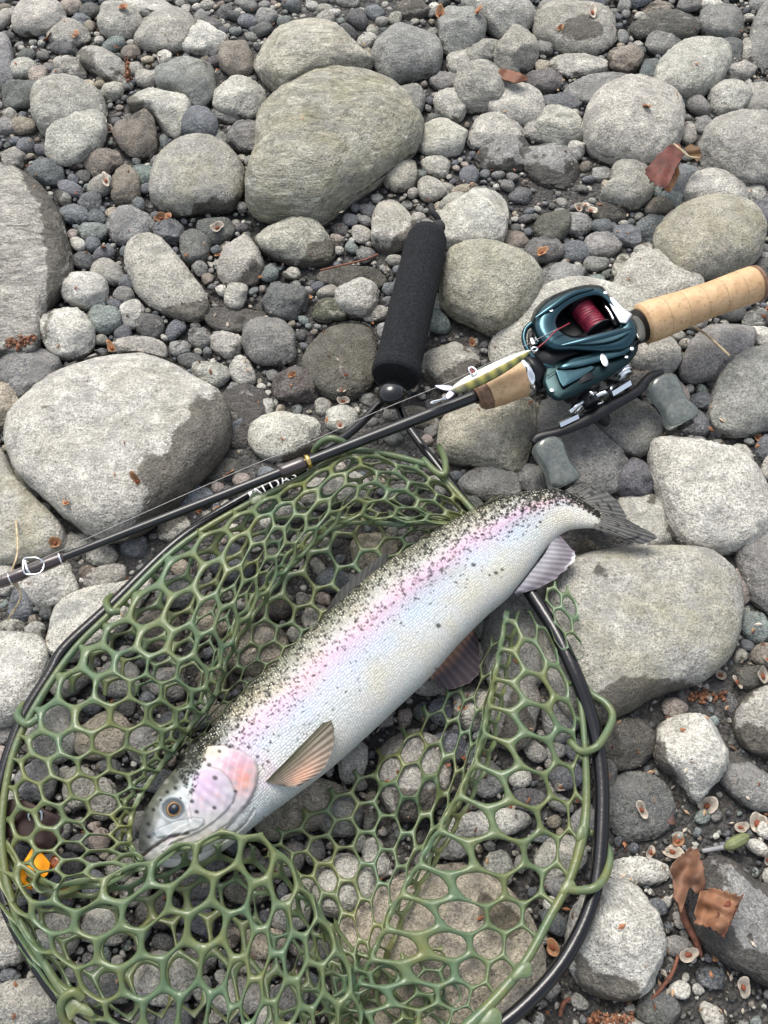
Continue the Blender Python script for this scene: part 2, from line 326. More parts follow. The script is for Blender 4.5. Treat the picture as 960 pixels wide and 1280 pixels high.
P([(740,520),(760,505),(790,500),(815,515),(825,540),(810,568),(790,572),(760,555)],'g',ang=.06,h=.6,olive=.4,wet=.01,key='brownish stone',label='rounded brownish grey stone between the two reel handle knobs')
P([(888,520),(895,480),(915,455),(945,437),(975,440),(980,520),(930,543),(900,538)],'g',ang=.35,h=.6,key='angular grey block',label='angular grey block at the right edge, right of the upper reel knob')
E(812,441,36,26,5,'l',key='stone under the rear grip',label='smooth oval stone tucked under the front end of the long cork grip')
P([(850,465),(865,430),(890,408),(920,405),(942,420),(925,455),(875,478)],'g',ang=.2,h=.6,key='grey stone by the cork',label='dull grey stone in shade below the tip of the long cork grip')
E(562,458,32,27,-35,'l',wet=.012,key='stone by the lure',label='smooth rounded stone just above the tail of the lure')
P([(820,930),(830,900),(860,895),(890,900),(910,925),(905,955),(885,990),(868,1000),(850,975),(825,955)],'w',ang=.4,h=.85,wet=.004,key='pointed white stone',olive=.3,label='white stone with a pointed lower end, on the dark sand')
P([(898,945),(915,940),(945,958),(975,985),(980,1015),(940,1010),(912,990),(896,965)],'g',ang=.1,h=.7,wet=.007,key='oval stone by the white one',label='oval speckled stone touching the pointed white stone, at the right edge')
P([(918,900),(935,870),(970,858),(990,900),(970,942),(935,935)],'l',ang=.15,h=.7,wet=.016,key='right edge stone',label='grey stone with a dark lower half at the right edge beside white seed husks')
P([(712,1180),(720,1140),(745,1110),(775,1097),(800,1115),(825,1165),(827,1200),(810,1235),(780,1250),(745,1240),(720,1215)],'w',ang=.2,h=.75,net=False,key='speckled boulder outside the hoop',label='pale rounded boulder just outside the net hoop at lower right')
P([(855,1120),(880,1080),(910,1075),(940,1100),(990,1130),(990,1230),(930,1215),(880,1180)],'g',ang=.2,h=.5,wet=.022,key='half buried stone',label='half buried speckled stone under the big curled dry leaf')
P([(762,1090),(770,1076),(800,1073),(830,1080),(836,1093),(822,1105),(790,1106),(766,1100)],'w',ang=.3,h=.7,net=False,key='flat small stone',label='small pale oblong stone between the hoop and the big dry leaf')
P([(920,700),(925,665),(950,658),(990,665),(990,770),(950,757),(930,730)],'g',ang=.15,h=.6,key='stone right of the oblong one',label='grey stone at the right edge, right of the oblong boulder')
E(925,733,21,14,72,'p',key='pink pebble',label='small pinkish pebble touching the right end of the oblong boulder')
P([(770,640),(780,622),(810,618),(830,630),(840,665),(838,690),(800,692),(780,665)],'w',ang=.3,h=.6,key='stone under the tail',zoff=-.008,wet=.004,label='pale stone lying under the tip of the fish tail')
P([(700,690),(715,667),(750,663),(775,675),(775,697),(745,710),(712,710)],'n',ang=.05,h=.5,olive=.8,net=False,key='brown stone under the tail',zoff=-.01,label='brown stone in shade between the fish tail and its anal fin')
E(795,599,24,22,0,'b',ang=.3,key='blue grey stone by the tail',label='blue grey speckled stone just above the tip of the fish tail')
E(613,607,35,19,8,'g',ang=.25,net=False,key='stone above the fish back',label='blunt grey stone between the net hoop and the lower reel knob')
P([(18,35),(22,10),(50,-5),(75,5),(82,25),(62,40),(30,43)],'l',ang=.35,key='lumpy stone',label='lumpy grey stone in the upper left corner')
P([(120,28),(130,12),(155,3),(190,-4),(215,6),(212,20),(180,22),(150,20)],'w',ang=.2,key='long pale stone',label='long pale stone cut by the top edge near the upper left corner')
E(151,29,25,20,-5,'l',ang=.15,label='rounded grey stone in front of the long pale stone at the top left')
P([(170,55),(178,35),(200,20),(222,14),(240,22),(243,40),(225,62),(195,65)],'l',ang=.2,key='veined stone',label='veined light grey stone behind and left of the angular white rock')
P([(224,47),(240,32),(265,33),(287,45),(282,62),(262,70),(235,65)],'w',ang=1.,h=.85,key='angular white rock',label='sharp edged bluish white rock near the top, left of the ridged boulder')
P([(97,68),(112,55),(130,58),(150,75),(160,92),(147,106),(125,95),(105,82)],'l',ang=.4,wet=.01,key='wedge stone',label='long wedge shaped stone with one dark end in the upper left')
E(85,43,26,14,5,'l',ang=.3,label='flat topped light stone below the lumpy stone in the upper left corner')
E(88,84,21,11,22,'l',label='narrow pale stone with two humps, left of the wedge stone')
E(78,60,20,8,10,'d',ang=.3,label='thin dark stone squeezed under the flat topped light stone')
P([(3,122),(10,108),(30,99),(50,103),(58,110),(48,128),(25,137),(8,135)],'d',ang=.6,key='dark angular stone',label='dark angular stone with pale crust at the left, above the twin stones')
E(-2,80,19,33,0,'g',key='left edge stone',label='tall rounded grey stone cut by the left edge near the top')
P([(45,145),(52,118),(75,104),(105,105),(128,120),(133,145),(120,155),(85,175),(60,172),(48,162)],'l',ang=.1,streak=.4,key='rear twin stone',label='rear one of two overlapping rounded stones in the upper left')
P([(60,190),(62,165),(80,138),(100,130),(125,135),(132,155),(125,182),(105,195),(80,203),(64,200)],'l',ang=.15,zoff=.006,h=.6,key='front twin stone',label='front one of two overlapping rounded stones in the upper left')
P([(143,172),(150,152),(172,141),(190,152),(195,182),(185,197),(160,192)],'n',ang=.6,key='broken brown stone',label='broken brownish stone with a jagged lower edge, left of the domed boulder')
P([(155,125),(180,110),(210,110),(236,130),(232,155),(218,173),(205,165),(190,145),(165,140)],'w',ang=.5,olive=.4,key='yellowish knuckle stone',label='bumpy cream coloured stone above and left of the domed boulder')
P([(195,105),(205,78),(235,65),(260,75),(270,105),(255,130),(240,135),(212,117)],'g',ang=.8,olive=.3,key='coarse stone',label='coarse pitted grey stone directly below the angular white rock')
E(297,121,32,23,5,'w',key='white stone by the boulder',label='smooth whitish stone touching the upper left of the huge olive boulder')
P([(281,52),(303,47),(315,75),(310,95),(288,97),(275,80)],'n',ang=.5,label='tan upright stone between the angular white rock and the ridged boulder')
E(283,145,17,9,5,'g',ang=.3); E(249,156,22,20,0,'b',ang=.1); E(266,172,21,9,15,'g'); E(308,173,21,20,10,'g',ang=.3,wet=.012)
P([(105,208),(112,190),(130,182),(150,190),(152,205),(135,216),(115,222)],'n',ang=.7,label='cracked rusty stone below the front twin stone')
P([(138,237),(145,212),(158,205),(175,225),(170,255),(150,262)],'n',ang=.6,key='lumpy brown stone',label='lumpy brown stone between the domed boulder and the slate pebbles')
E(183,220,16,12,0,'v',ang=.3); E(94,203,13,8,0,'p'); E(57,216,22,15,5,'b',wet=.05); E(33,183,10,12,0,'b',wet=.05); E(17,199,14,14,20,'l',ang=.4)
E(8,158,10,11,0,'g'); E(28,159,15,11,-5,'n'); E(91,268,18,12,5,'b'); E(112,252,14,12,0,'b'); E(88,237,14,9,10,'b'); E(80,249,9,9,0,'g'); E(120,272,12,8,0,'b'); E(104,220,9,8,0,'d')
E(118,291,18,11,-15,'v',ang=.3); E(163,284,27,22,0,'g',h=.6,key='round grey stone',label='round even grey stone above the long sloping stone at left'); E(211,290,18,15,0,'b'); E(269,289,22,15,10,'d',ang=.3); E(244,308,18,20,0,'d',ang=.2)
P([(160,330),(165,308),(185,298),(205,305),(235,340),(258,372),(258,392),(240,400),(205,390),(175,370)],'l',ang=.15,h=.6,wet=.006,key='long sloping stone',label='long sloping grey stone right of the cluster of round pebbles')
P([(272,345),(280,320),(305,298),(320,310),(328,335),(322,352),(290,357)],'l',ang=.4,wet=.008,key='triangular stone',label='triangular grey stone left of the cracked stone')
P([(320,300),(325,280),(345,275),(390,275),(405,290),(417,310),(410,325),(370,330),(335,320)],'o',ang=.6,h=.8,streak=.6,wet=.012,key='cracked stone',label='cracked stone with creamy edges just below the huge olive boulder')
P([(465,290),(470,258),(485,245),(500,252),(517,285),(510,305),(480,320),(468,310)],'w',ang=.3,h=.8,wet=.010,olive=.5,key='upright stone',label='upright yellowish stone left of the top end of the foam handle')
E(446,372,25,21,0,'w',h=.8,key='white round stone',label='small round white stone left of the foam handle'); E(472,392,18,9,-10,'l',ang=.3); E(355,376,27,22,0,'d',ang=.5,wet=.02); E(412,389,21,13,0,'m',wet=.02)
E(107,362,27,22,5,'w',key='round pebble',label='larger rounded pale pebble above the white speckled stone'); E(103,326,14,10,0,'d'); E(84,416,30,31,0,'w',h=.7,key='white speckled stone',label='round white stone with tan specks right of the reddish catkin')
E(132,400,18,17,0,'v'); E(135,341,20,13,25,'l'); E(165,391,14,18,0,'w'); E(188,408,17,14,0,'d',ang=.4); E(158,353,12,9,0,'b'); E(155,369,12,10,0,'g'); E(124,385,10,9,0,'b'); E(165,336,9,7,0,'g'); E(75,352,12,9,0,'d')
E(283,430,21,14,20,'l'); E(263,468,22,15,10,'l',ang=.5); E(176,436,31,14,10,'l',ang=.2); E(303,466,14,17,-20,'w'); E(295,495,11,17,10,'g'); E(290,533,24,12,-28,'b',ang=.4); E(250,549,18,9,-10,'b'); E(235,571,19,12,-12,'t',label='smooth beige pebble on the dark wet sand beside the broad pale boulder')
E(195,600,21,12,0,'l',h=.9); E(338,430,32,26,0,'g',ang=.25,wet=.008,key='grey cobble',label='rounded grey cobble on dark wet ground left of the white round stone'); E(372,482,32,20,0,'k',wet=.05)
P([(312,548),(320,530),(350,518),(385,515),(402,535),(400,552),(375,567),(345,577),(320,567)],'w',ang=.5,h=.6,olive=.4,key='crusty stone',label='crusty creamy stone just behind the rod, left of the net yoke')
E(224,436,12,11,0,'g',ang=.2); E(240,452,14,10,0,'d'); E(332,508,10,12,0,'w'); E(250,424,14,11,0,'g'); E(228,621,36,14,5,'b',ang=.4,label='long striped bluish stone just behind the rod'); E(206,620,11,8,0,'b')
P([(-12,458),(20,438),(50,437),(77,455),(70,477),(45,492),(25,502),(8,485)],'g',ang=.25,key='grey stone at left',h=.6,label='squat grey stone between the reddish catkin and the broad pale boulder')
E(3,505,22,30,0,'t',ang=.3); E(28,603,11,29,-38,'l',ang=.5); E(55,635,8,7,0,'w'); E(92,680,26,11,-5,'w',ang=.2); E(127,694,18,14,-5,'l',ang=.2); E(169,684,19,11,0,'b'); E(216,660,20,18,0,'l',ang=.3)
E(133,722,27,13,-15,'l',ang=.2); P([(30,732),(32,705),(60,692),(85,700),(97,735),(85,757),(60,764),(40,752)],'w',ang=.5,h=.8,zoff=-.01,key='white block',label='rough whitish block right under the rod and its line guide')
E(27,757,13,22,15,'b'); E(15,789,18,12,-5,'l'); E(111,715,10,9,0,'p'); E(5,725,14,18,0,'w'); E(45,695,14,9,0,'g')
P([(395,425),(420,405),(460,408),(470,440),(465,480),(430,500),(395,485),(380,455)],'k',ang=.1,h=.3,wet=.06,key='dark wet boulder',label='broad flat dark wet boulder left of the foam handle')
P([(255,392),(285,385),(335,388),(350,402),(330,412),(275,415)],'k',ang=.1,h=.3,wet=.06,label='low dark wet rock right of the long sloping stone')
E(440,348,42,13,3,'k',h=.5,wet=.05,label='dark wet rock between the cracked stone and the foam handle')
E(300,520,30,38,20,'k',h=.3,wet=.05); E(275,588,26,14,0,'k',h=.5,wet=.05); E(452,145,22,14,0,'g',net=False,h=.4) if False else None
P([(465,68),(480,44),(505,32),(535,38),(552,65),(545,90),(520,97),(485,102)],'g',ang=.3,h=.7,streak=.4,key='dull textured boulder',label='dull grey rough boulder just right of the ridged boulder at the top')
E(575,38,28,31,0,'g',ang=.5,wet=.01); E(515,12,18,13,0,'k',wet=.05)
P([(578,5),(595,-15),(640,-12),(667,12),(665,28),(648,46),(625,46),(600,25)],'l',ang=.15,key='stone cut by the top edge',label='long grey stone sloping down from the top edge, right of centre')
P([(615,82),(630,48),(645,30),(665,45),(673,65),(665,87),(640,88)],'l',ang=.25,key='upright grey stone',label='pear shaped grey stone below the stone cut by the top edge'); E(602,65,22,17,-25,'l'); E(577,79,17,14,-30,'l')
E(720,37,47,28,3,'l',h=.55,ang=.15,key='dished boulder',wet=None,label='oval grey boulder with a dark hollow on top, near the top right'); E(680,60,10,11,0,'g'); E(830,34,40,16,0,'k',wet=.03,label='long dark wet rock near the top edge at right')
E(903,30,27,19,12,'g',ang=.3,key='corner stone',label='greyish stone near the upper right corner, above the tilted oval boulder'); E(957,50,19,38,8,'g'); E(823,11,20,8,-10,'n'); E(830,55,21,13,0,'g',ang=.3); E(782,75,20,16,0,'n',wet=.012); E(813,90,12,18,10,'b')
E(722,83,33,13,4,'l',ang=.2); E(682,101,22,13,0,'d',ang=.4)
P([(705,122),(720,105),(745,94),(785,92),(805,108),(770,120),(740,130)],'g',ang=.15,h=.5,label='broad low grey stone behind the big round boulder')
E(600,112,28,29,0,'l',ang=.2,key='ribbed round stone',label='ribbed rounded grey stone above the lumpy outcrop'); E(556,102,17,12,5,'g'); E(563,132,20,17,25,'l',ang=.3); E(552,173,31,21,-8,'w',olive=.5,key='stone right of the huge one',label='smooth pale oval stone touching the right end of the huge olive boulder')
E(510,128,19,22,10,'g',ang=.4); E(647,135,35,22,0,'l',ang=.2); E(700,130,24,10,5,'b'); E(699,159,30,22,12,'l',h=.7); E(669,165,14,12,0,'l')
P([(582,172),(595,150),(625,145),(650,152),(655,172),(630,185),(600,186)],'l',ang=.6,label='jagged pale stone behind the lumpy outcrop')
P([(590,200),(610,180),(640,172),(660,180),(665,205),(640,215),(610,212)],'g',ang=.7,h=.6,wet=.014,key='lumpy outcrop',label='left half of the lumpy grey outcrop in the dark sand, above the wedge boulder')
P([(652,185),(680,178),(710,190),(723,210),(720,232),(690,232),(660,215)],'g',ang=.7,h=.6,wet=.014,label='right half of the lumpy grey outcrop in the dark sand, above the wedge boulder')
E(912,122,24,22,-10,'w',ang=.3,key='pale stone at right',label='pale angular stone right of the tilted oval boulder'); E(948,125,24,16,0,'l',ang=.2); E(935,63,10,15,0,'l'); E(925,90,20,12,-28,'l'); E(845,130,13,11,0,'b'); E(913,63,13,19,0,'d'); E(860,168,10,13,0,'l'); E(880,157,12,10,0,'g')
P([(842,235),(845,215),(855,202),(868,212),(873,228),(860,248),(848,246)],'b',ang=.5,label='flat blue grey stone under the red leaf'); E(752,218,12,10,0,'g'); E(940,243,15,12,0,'l'); E(955,270,17,22,0,'b'); E(840,250,14,11,20,'v'); E(820,286,21,17,-15,'b'); E(785,294,20,12,15,'b',key='slate pebble',label='smooth slate blue pebble above the reel, beside a grey blue one')
E(752,307,22,14,5,'g',ang=.2); E(720,280,20,14,0,'g',ang=.4); E(720,315,20,12,5,'b'); E(679,315,24,15,0,'d'); E(745,330,15,10,-10,'g',ang=.4); E(702,346,31,14,0,'g',ang=.7); E(808,312,14,8,0,'w'); E(652,325,18,11,10,'g'); E(776,333,9,16,15,'o')
E(545,209,16,13,0,'l',ang=.2); E(500,218,22,20,-20,'o',ang=.3,wet=.01); E(690,285,21,17,0,'k',wet=.05); E(762,266,20,12,0,'k',wet=.05); E(650,245,14,9,0,'d')
E(905,463,19,26,10,'d'); E(945,400,16,11,0,'g'); E(880,502,18,9,12,'b',ang=.6); E(870,530,17,16,0,'b',wet=.05,ang=.2); E(925,572,13,16,-15,'w',ang=.3); E(957,560,12,15,10,'b'); E(665,600,17,17,0,'g',net=False); E(868,550,13,10,0,'g'); E(858,575,10,8,0,'l') if False else None
E(895,540,10,6,30,'b'); E(897,556,9,6,0,'g'); E(640,475,10,8,0,'l') if False else None
E(600,470,13,8,0,'g'); E(530,455,9,8,0,'d'); E(590,440,10,7,0,'g')
P([(752,940),(765,892),(798,902),(822,925),(800,955),(770,962)],'k',ang=.6,h=.6,wet=.05,label='dark wet angular rock between the hoop and the pointed white stone')
P([(760,990),(785,965),(820,975),(840,1000),(835,1035),(800,1050),(770,1040)],'d',ang=.2,h=.35,wet=.03,net=False,label='low dark rock half sunk in the sand below the dark angular rock')
E(888,1222,23,12,15,'b',ang=1.,label='sharp dark blue slate chip on the sand in the lower right corner'); E(915,1245,8,6,0,'g'); E(830,1220,12,10,0,'d') if False else None
E(940,848,26,14,0,'k',wet=.05); E(930,985,10,8,0,'g') if False else None
# below and inside the net
for e in [(65,915,33,32,0,'l'),(130,922,33,26,-25,'t'),(48,975,24,24,0,'g'),(100,985,20,24,0,'l'),(128,1000,19,24,10,'l'),(70,1165,29,28,0,'l'),(12,1178,22,32,15,'l'),(35,1255,48,30,-12,'l'),(128,1158,30,22,0,'l'),(132,1232,32,24,0,'g'),
          (205,1222,38,30,10,'l'),(250,1200,20,16,0,'d'),(375,1010,52,30,-18,'t'),(425,1018,26,28,0,'g'),(430,1108,38,34,0,'l'),(515,968,42,50,10,'l'),(640,890,30,42,10,'l'),(592,885,24,24,0,'l'),(605,1032,52,17,-6,'w'),(700,1072,32,22,-25,'l'),
          (623,1085,17,19,0,'l'),(400,617,28,18,0,'l'),(440,612,22,20,10,'w'),(468,690,28,22,0,'t'),(322,815,36,30,0,'t'),(395,775,16,18,0,'l'),(362,640,20,14,0,'g'),(290,705,26,20,0,'b'),(225,740,28,20,0,'g'),(200,790,28,22,0,'n'),(260,780,24,20,0,'t'),
          (150,850,26,20,0,'l'),(210,855,24,18,0,'g'),(265,850,18,16,0,'n'),(180,930,22,20,0,'g'),(500,620,16,12,0,'g'),(540,655,16,11,0,'l'),(560,935,20,18,0,'b'),(470,1075,14,26,-15,'w'),(310,1110,30,18,0,'n'),(250,1110,26,16,0,'g'),(200,1140,28,18,0,'d'),
          (330,1180,28,18,0,'t'),(395,1190,22,16,0,'g'),(300,1245,30,22,0,'l'),(360,1250,24,20,0,'g'),(150,1085,18,16,0,'l'),(85,1085,15,18,0,'d'),(180,1065,18,14,0,'g'),(660,1000,20,14,0,'d'),(700,900,20,26,0,'g'),(560,1060,22,14,0,'g'),(340,760,22,16,0,'k'),(430,660,20,14,0,'g')]:
    E(*e, ang=.22 if e[5] != 'd' else .45)
P([(425,1150),(480,1110),(540,1085),(600,1090),(650,1135),(676,1200),(660,1245),(600,1300),(450,1310),(420,1230)],'t',ang=.25,h=.35,olive=.5,key='buried boulder',label='broad tan boulder seen through the bottom right of the net')
P([(640,700),(700,745),(690,830),(650,870),(610,850),(605,790)],'g',ang=.1,h=.4,label='dark shaded boulder under the fish belly inside the hoop') 
P([(300,850),(370,900),(360,960),(300,960)],'g',ang=.2,h=.5) if False else None
print('traced', len(STONES))

# ---- gap filling: pebbles dropped where the photograph shows gravel
occ = [(s['ctr'][0], s['ctr'][1], s['o']) for s in STONES]
OC = np.array([[s['ctr'][0], s['ctr'][1]] for s in STONES]); ORAD = np.array([np.linalg.norm(s['o'], axis=1).max() for s in STONES])
def clear_of_traced(x, y, r):
    d = np.hypot(OC[:, 0]-x, OC[:, 1]-y)
    for i in np.nonzero(d < ORAD+r)[0]:
        o = STONES[i]['o']; th = math.atan2(y-OC[i, 1], x-OC[i, 0]); a = np.arctan2(o[:, 1], o[:, 0]); k = np.argmin(np.abs((a-th+math.pi) % (2*math.pi)-math.pi))
        if d[i] < np.linalg.norm(o[k])+r*.55: return False
    return True
sandy = [(430,440,75,60),(300,395,60,25),(430,335,70,22),(300,530,45,55),(690,245,85,38),(520,70,10,10),(870,1000,110,190),(930,1240,120,90),(780,1010,60,60),(710,1280,80,60),(640,60,30,30),(545,450,60,60),(470,560,60,40),(610,1010,110,60),(160,255,20,40),(690,430,40,50),(660,1090,60,60)]
def sandiness(px, py):
    v = 0
    for x, y, a, b in sandy: v = max(v, math.exp(-(((px-x)/a)**2+((py-y)/b)**2)**2))
    return v
pl = np.zeros((0, 3)); PEB = []
tones_g = ['l']*5+['g']*5+['w']*3+['b']*5+['d']*3+['t','n','v','p']
for rlo, rhi, tries in ((.0115, .018, 2600), (.008, .0115, 5600), (.0052, .008, 11000), (.0034, .0052, 15000), (.0024, .0034, 15000)):
    for _ in range(tries):
        px, py = rng.uniform(-70, 1030), rng.uniform(-60, 1330) if rng.random() < .55 else rng.uniform(-60, 520)
        sn = sandiness(px, py)
        if 0 < rlo and px > 150 and py > 620 and inside(np.array([px, py]), HOOP): sn = max(sn, .62)
        if rng.random() < sn*(.985 if rlo > .006 else .8): continue
        r = rng.uniform(rlo, rhi); x, y, _z = at(px, py, .005)
        if len(pl) and (np.hypot(pl[:, 0]-x, pl[:, 1]-y) < (pl[:, 2]+r)*.80).any(): continue
        if not clear_of_traced(x, y, r): continue
        pl = np.vstack([pl, [x, y, r]]); PEB.append((px, py, x, y, r, tones_g[rng.integers(len(tones_g))]))
print('pebbles', len(PEB))
# tones: the left bank of fine slate pebbles is bluer
PEB = [(px, py, x, y, r, ('b' if rng.random() < .55 else t) if (px < 240 and 150 < py < 500) else t) for (px, py, x, y, r, t) in PEB]
def peb_geo(p, seed, sub):
    px, py, x, y, r, t = p; R = np.random.default_rng(seed); th = np.linspace(0, 2*math.pi, 20, endpoint=False)
    asp = R.uniform(1, 1.95); rot = R.uniform(0, 3.14); o = np.stack([np.cos(th)*r*math.sqrt(asp), np.sin(th)*r/math.sqrt(asp)], 1)*(1+.07*np.cos(3*th+R.uniform(0, 6)))[:, None]
    o = o@np.array([[math.cos(rot), math.sin(rot)], [-math.sin(rot), math.cos(rot)]]); c = r*R.uniform(.45, .75)
    under = inside(np.array([px, py]), HOOP)
    V, F = stone_geo(o, c, 0, seed, sub, R.choice([.1, .5, .8, 1.]), R.choice([2.1, 2.4, 2.9]))
    return V, F, min(c*.55+R.uniform(0, .004), .03-c if under else 1), c
def tint_of(t, seed, V=None):
    R = np.random.default_rng(seed+900); b = np.array(TONE[t])*R.uniform(.82, 1.16)*np.array([1, 1, 1])+R.normal(0, .003, 3); return np.clip(b, .02, .8)
TREEV, TREEF, tn = [], [], 0
# damp or silty patches that the stones carry, as outlined in the photograph
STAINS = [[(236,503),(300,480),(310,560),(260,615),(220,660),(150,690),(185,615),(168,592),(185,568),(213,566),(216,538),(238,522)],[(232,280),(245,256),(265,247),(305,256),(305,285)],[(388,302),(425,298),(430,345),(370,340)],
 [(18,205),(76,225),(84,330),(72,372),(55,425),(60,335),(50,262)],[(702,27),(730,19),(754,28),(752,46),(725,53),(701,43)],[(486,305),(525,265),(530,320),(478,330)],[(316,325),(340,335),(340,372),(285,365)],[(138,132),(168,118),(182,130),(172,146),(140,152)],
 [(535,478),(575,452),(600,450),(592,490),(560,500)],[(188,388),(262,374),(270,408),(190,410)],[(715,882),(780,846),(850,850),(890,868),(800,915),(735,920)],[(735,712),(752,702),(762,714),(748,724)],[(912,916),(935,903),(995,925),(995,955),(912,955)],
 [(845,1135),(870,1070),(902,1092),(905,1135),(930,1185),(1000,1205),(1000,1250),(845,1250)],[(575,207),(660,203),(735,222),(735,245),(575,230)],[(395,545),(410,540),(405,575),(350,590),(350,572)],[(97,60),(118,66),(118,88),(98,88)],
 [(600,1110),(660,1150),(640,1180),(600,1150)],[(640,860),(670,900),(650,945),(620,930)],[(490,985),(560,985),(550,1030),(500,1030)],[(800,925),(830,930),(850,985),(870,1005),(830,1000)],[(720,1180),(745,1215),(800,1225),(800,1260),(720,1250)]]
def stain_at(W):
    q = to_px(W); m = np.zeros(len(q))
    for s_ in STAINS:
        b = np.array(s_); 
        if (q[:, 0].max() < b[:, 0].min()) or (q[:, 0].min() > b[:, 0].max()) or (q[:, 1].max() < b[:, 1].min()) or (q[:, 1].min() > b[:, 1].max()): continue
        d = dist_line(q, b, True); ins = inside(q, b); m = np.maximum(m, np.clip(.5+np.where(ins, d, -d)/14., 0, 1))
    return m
def remember(V, F):
    global tn
    TREEV.append(V); TREEF.append(F+tn); tn += len(V)
objs = []
for i, s in enumerate(STONES):
    sub = 5 if s['rpx'] > 42 else 4 if s['rpx'] > 14 else 3
    V, F = stone_geo(s['o'], s['c'], s['zc'], 100+i*7, sub, s['ang'], s['box'])
    o3 = np.array([s['ctr'][0], s['ctr'][1], s['zc']])
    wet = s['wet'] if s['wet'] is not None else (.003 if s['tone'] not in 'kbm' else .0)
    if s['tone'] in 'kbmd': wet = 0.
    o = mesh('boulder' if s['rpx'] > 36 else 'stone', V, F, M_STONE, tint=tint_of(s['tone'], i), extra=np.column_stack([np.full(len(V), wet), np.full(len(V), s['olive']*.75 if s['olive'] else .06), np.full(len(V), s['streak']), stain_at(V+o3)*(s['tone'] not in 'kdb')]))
    o.location = o3; s['obj'] = o; objs.append(s); remember(V+o3, F)
PEB.sort(key=lambda p: -p[4]/pxm(p[0], p[1]))
def in_view(p): return -5 < p[0] < 965 and -5 < p[1] < 1285
vis = [p for p in PEB if in_view(p)]; N_IND = 290
ind = vis[:N_IND]; rest = vis[N_IND:]+[p for p in PEB if not in_view(p)]
for i, p in enumerate(ind):
    V, F, z, c = peb_geo(p, 5000+i, 3); o = mesh('pebble', V, F, M_STONE, tint=tint_of(p[5], 3000+i), extra=(.0, .1, .0, .0)); o.location = (p[2], p[3], z)
    objs.append(dict(px=p[0], py=p[1], rpx=p[4]/pxm(p[0], p[1]), tone=p[5], label=None, key=None, obj=o, asp=1.2, peb=True, ang=.1)); remember(V+np.array([p[2], p[3], z]), F)
def joined(items, name, label, sub, seed0, off=.0, mat=None):
    VV, FF, TT, n = [], [], [], 0
    for i, p in enumerate(items):
        V, F, z, c = peb_geo(p, seed0+i, sub); VV.append(V+np.array([p[2], p[3], z+off])); FF.append(F+n); n += len(V); TT.append(np.tile(tint_of(p[5], seed0+i), (len(V), 1)))
    o = mesh(name, np.vstack(VV), np.vstack(FF), M_STONE, tint=np.vstack(TT), extra=(.0, .05, .0, .0)); tag(o, label, None, None, 'stuff'); remember(np.vstack(VV), np.vstack(FF)); return o
joined(rest, 'gravel', 'small mixed grey and slate pebbles filling the gaps between the stones', 2, 9000)
# fine grit everywhere, coarser chips in the sand
grit = []
for _ in range(8500):
    px, py = rng.uniform(-20, 980), rng.uniform(-20, 1300); x, y, _z = at(px, py, 0); grit.append((px, py, x, y, rng.uniform(.0009, .0028)**1., ['d','b','g','k','l','n','w'][rng.integers(7)]))
joined(grit, 'grit', 'fine dark grit and sand grains scattered over the damp ground', 1, 20000, -.0005)
# the stone bank goes on outside the frame
far = []
fl = np.zeros((0, 3))
for rlo, rhi, tries in ((.03, .065, 700), (.015, .03, 1600)):
    for _ in range(tries):
        x, y = rng.uniform(-1.7, 1.7), rng.uniform(-.75, 2.3); r = rng.uniform(rlo, rhi); q = to_px(np.array([x, y, 0.02]))
        m = 26+r/.0008*1.1
        if -m < q[0] < 960+m and -m < q[1] < 1280+m: continue
        if len(fl) and (np.hypot(fl[:, 0]-x, fl[:, 1]-y) < (fl[:, 2]+r)*.9).any(): continue
        fl = np.vstack([fl, [x, y, r]]); far.append((q[0], q[1], x, y, r, ['l','g','w','o','d'][rng.integers(5)]))
joined(far, 'stone_bank', 'the bank of river stones going on beyond the picture', 3, 40000)
fp = []
cell = {}
for _ in range(14000):
    x, y = rng.uniform(-1.5, 1.5), rng.uniform(-.6, 2.1); r = rng.uniform(.005, .014); q = to_px(np.array([x, y, 0.0]))
    if -72 < q[0] < 1032 and -62 < q[1] < 1332: continue
    if (np.hypot(fl[:, 0]-x, fl[:, 1]-y) < (fl[:, 2]+r)*.9).any(): continue
    k = (int(x/.03), int(y/.03))
    if any(math.hypot(a-x, b-y) < (c+r)*.85 for i in (-1, 0, 1) for j in (-1, 0, 1) for a, b, c in cell.get((k[0]+i, k[1]+j), ())): continue
    cell.setdefault(k, []).append((x, y, r)); fp.append((q[0], q[1], x, y, r, tones_g[rng.integers(len(tones_g))]))
joined(fp, 'gravel', 'the gravel between the stones going on beyond the picture', 2, 60000)
# ground sheet to the horizon
gx = np.concatenate([[-300, -60, -12, -4], np.arange(-2, 2.001, .02), [4, 12, 60, 300]]); gy = np.concatenate([[-300, -60, -12, -4], np.arange(-1, 2.601, .02), [4, 12, 60, 300]])
X, Y = np.meshgrid(gx, gy, indexing='ij'); near = (np.abs(X) < 2.1) & (np.abs(Y-.8) < 1.9); G = np.stack([X.ravel(), Y.ravel(), np.zeros(X.size)], 1)
G[:, 2] = np.where(near.ravel(), .004*fbm(G*1., 9., 3)+.0018*fbm(G, 34., 4), 0)
a, b = len(gx), len(gy); I, J = np.meshgrid(np.arange(a-1), np.arange(b-1), indexing='ij')
gr = mesh('ground', G, np.stack([I*b+J, (I+1)*b+J, (I+1)*b+J+1, I*b+J+1], -1).reshape(-1, 4), M_GROUND); tag(gr, 'dark damp river sand between the stones', None, None, 'structure')
BVH = BVHTree.FromPolygons([tuple(v) for v in np.vstack(TREEV)], [tuple(f) for f in np.vstack(TREEF).tolist()])
def top(x, y):
    h = BVH.ray_cast(Vector((x, y, .3)), Vector((0, 0, -1))); return h[0].z if h[0] is not None else 0.0

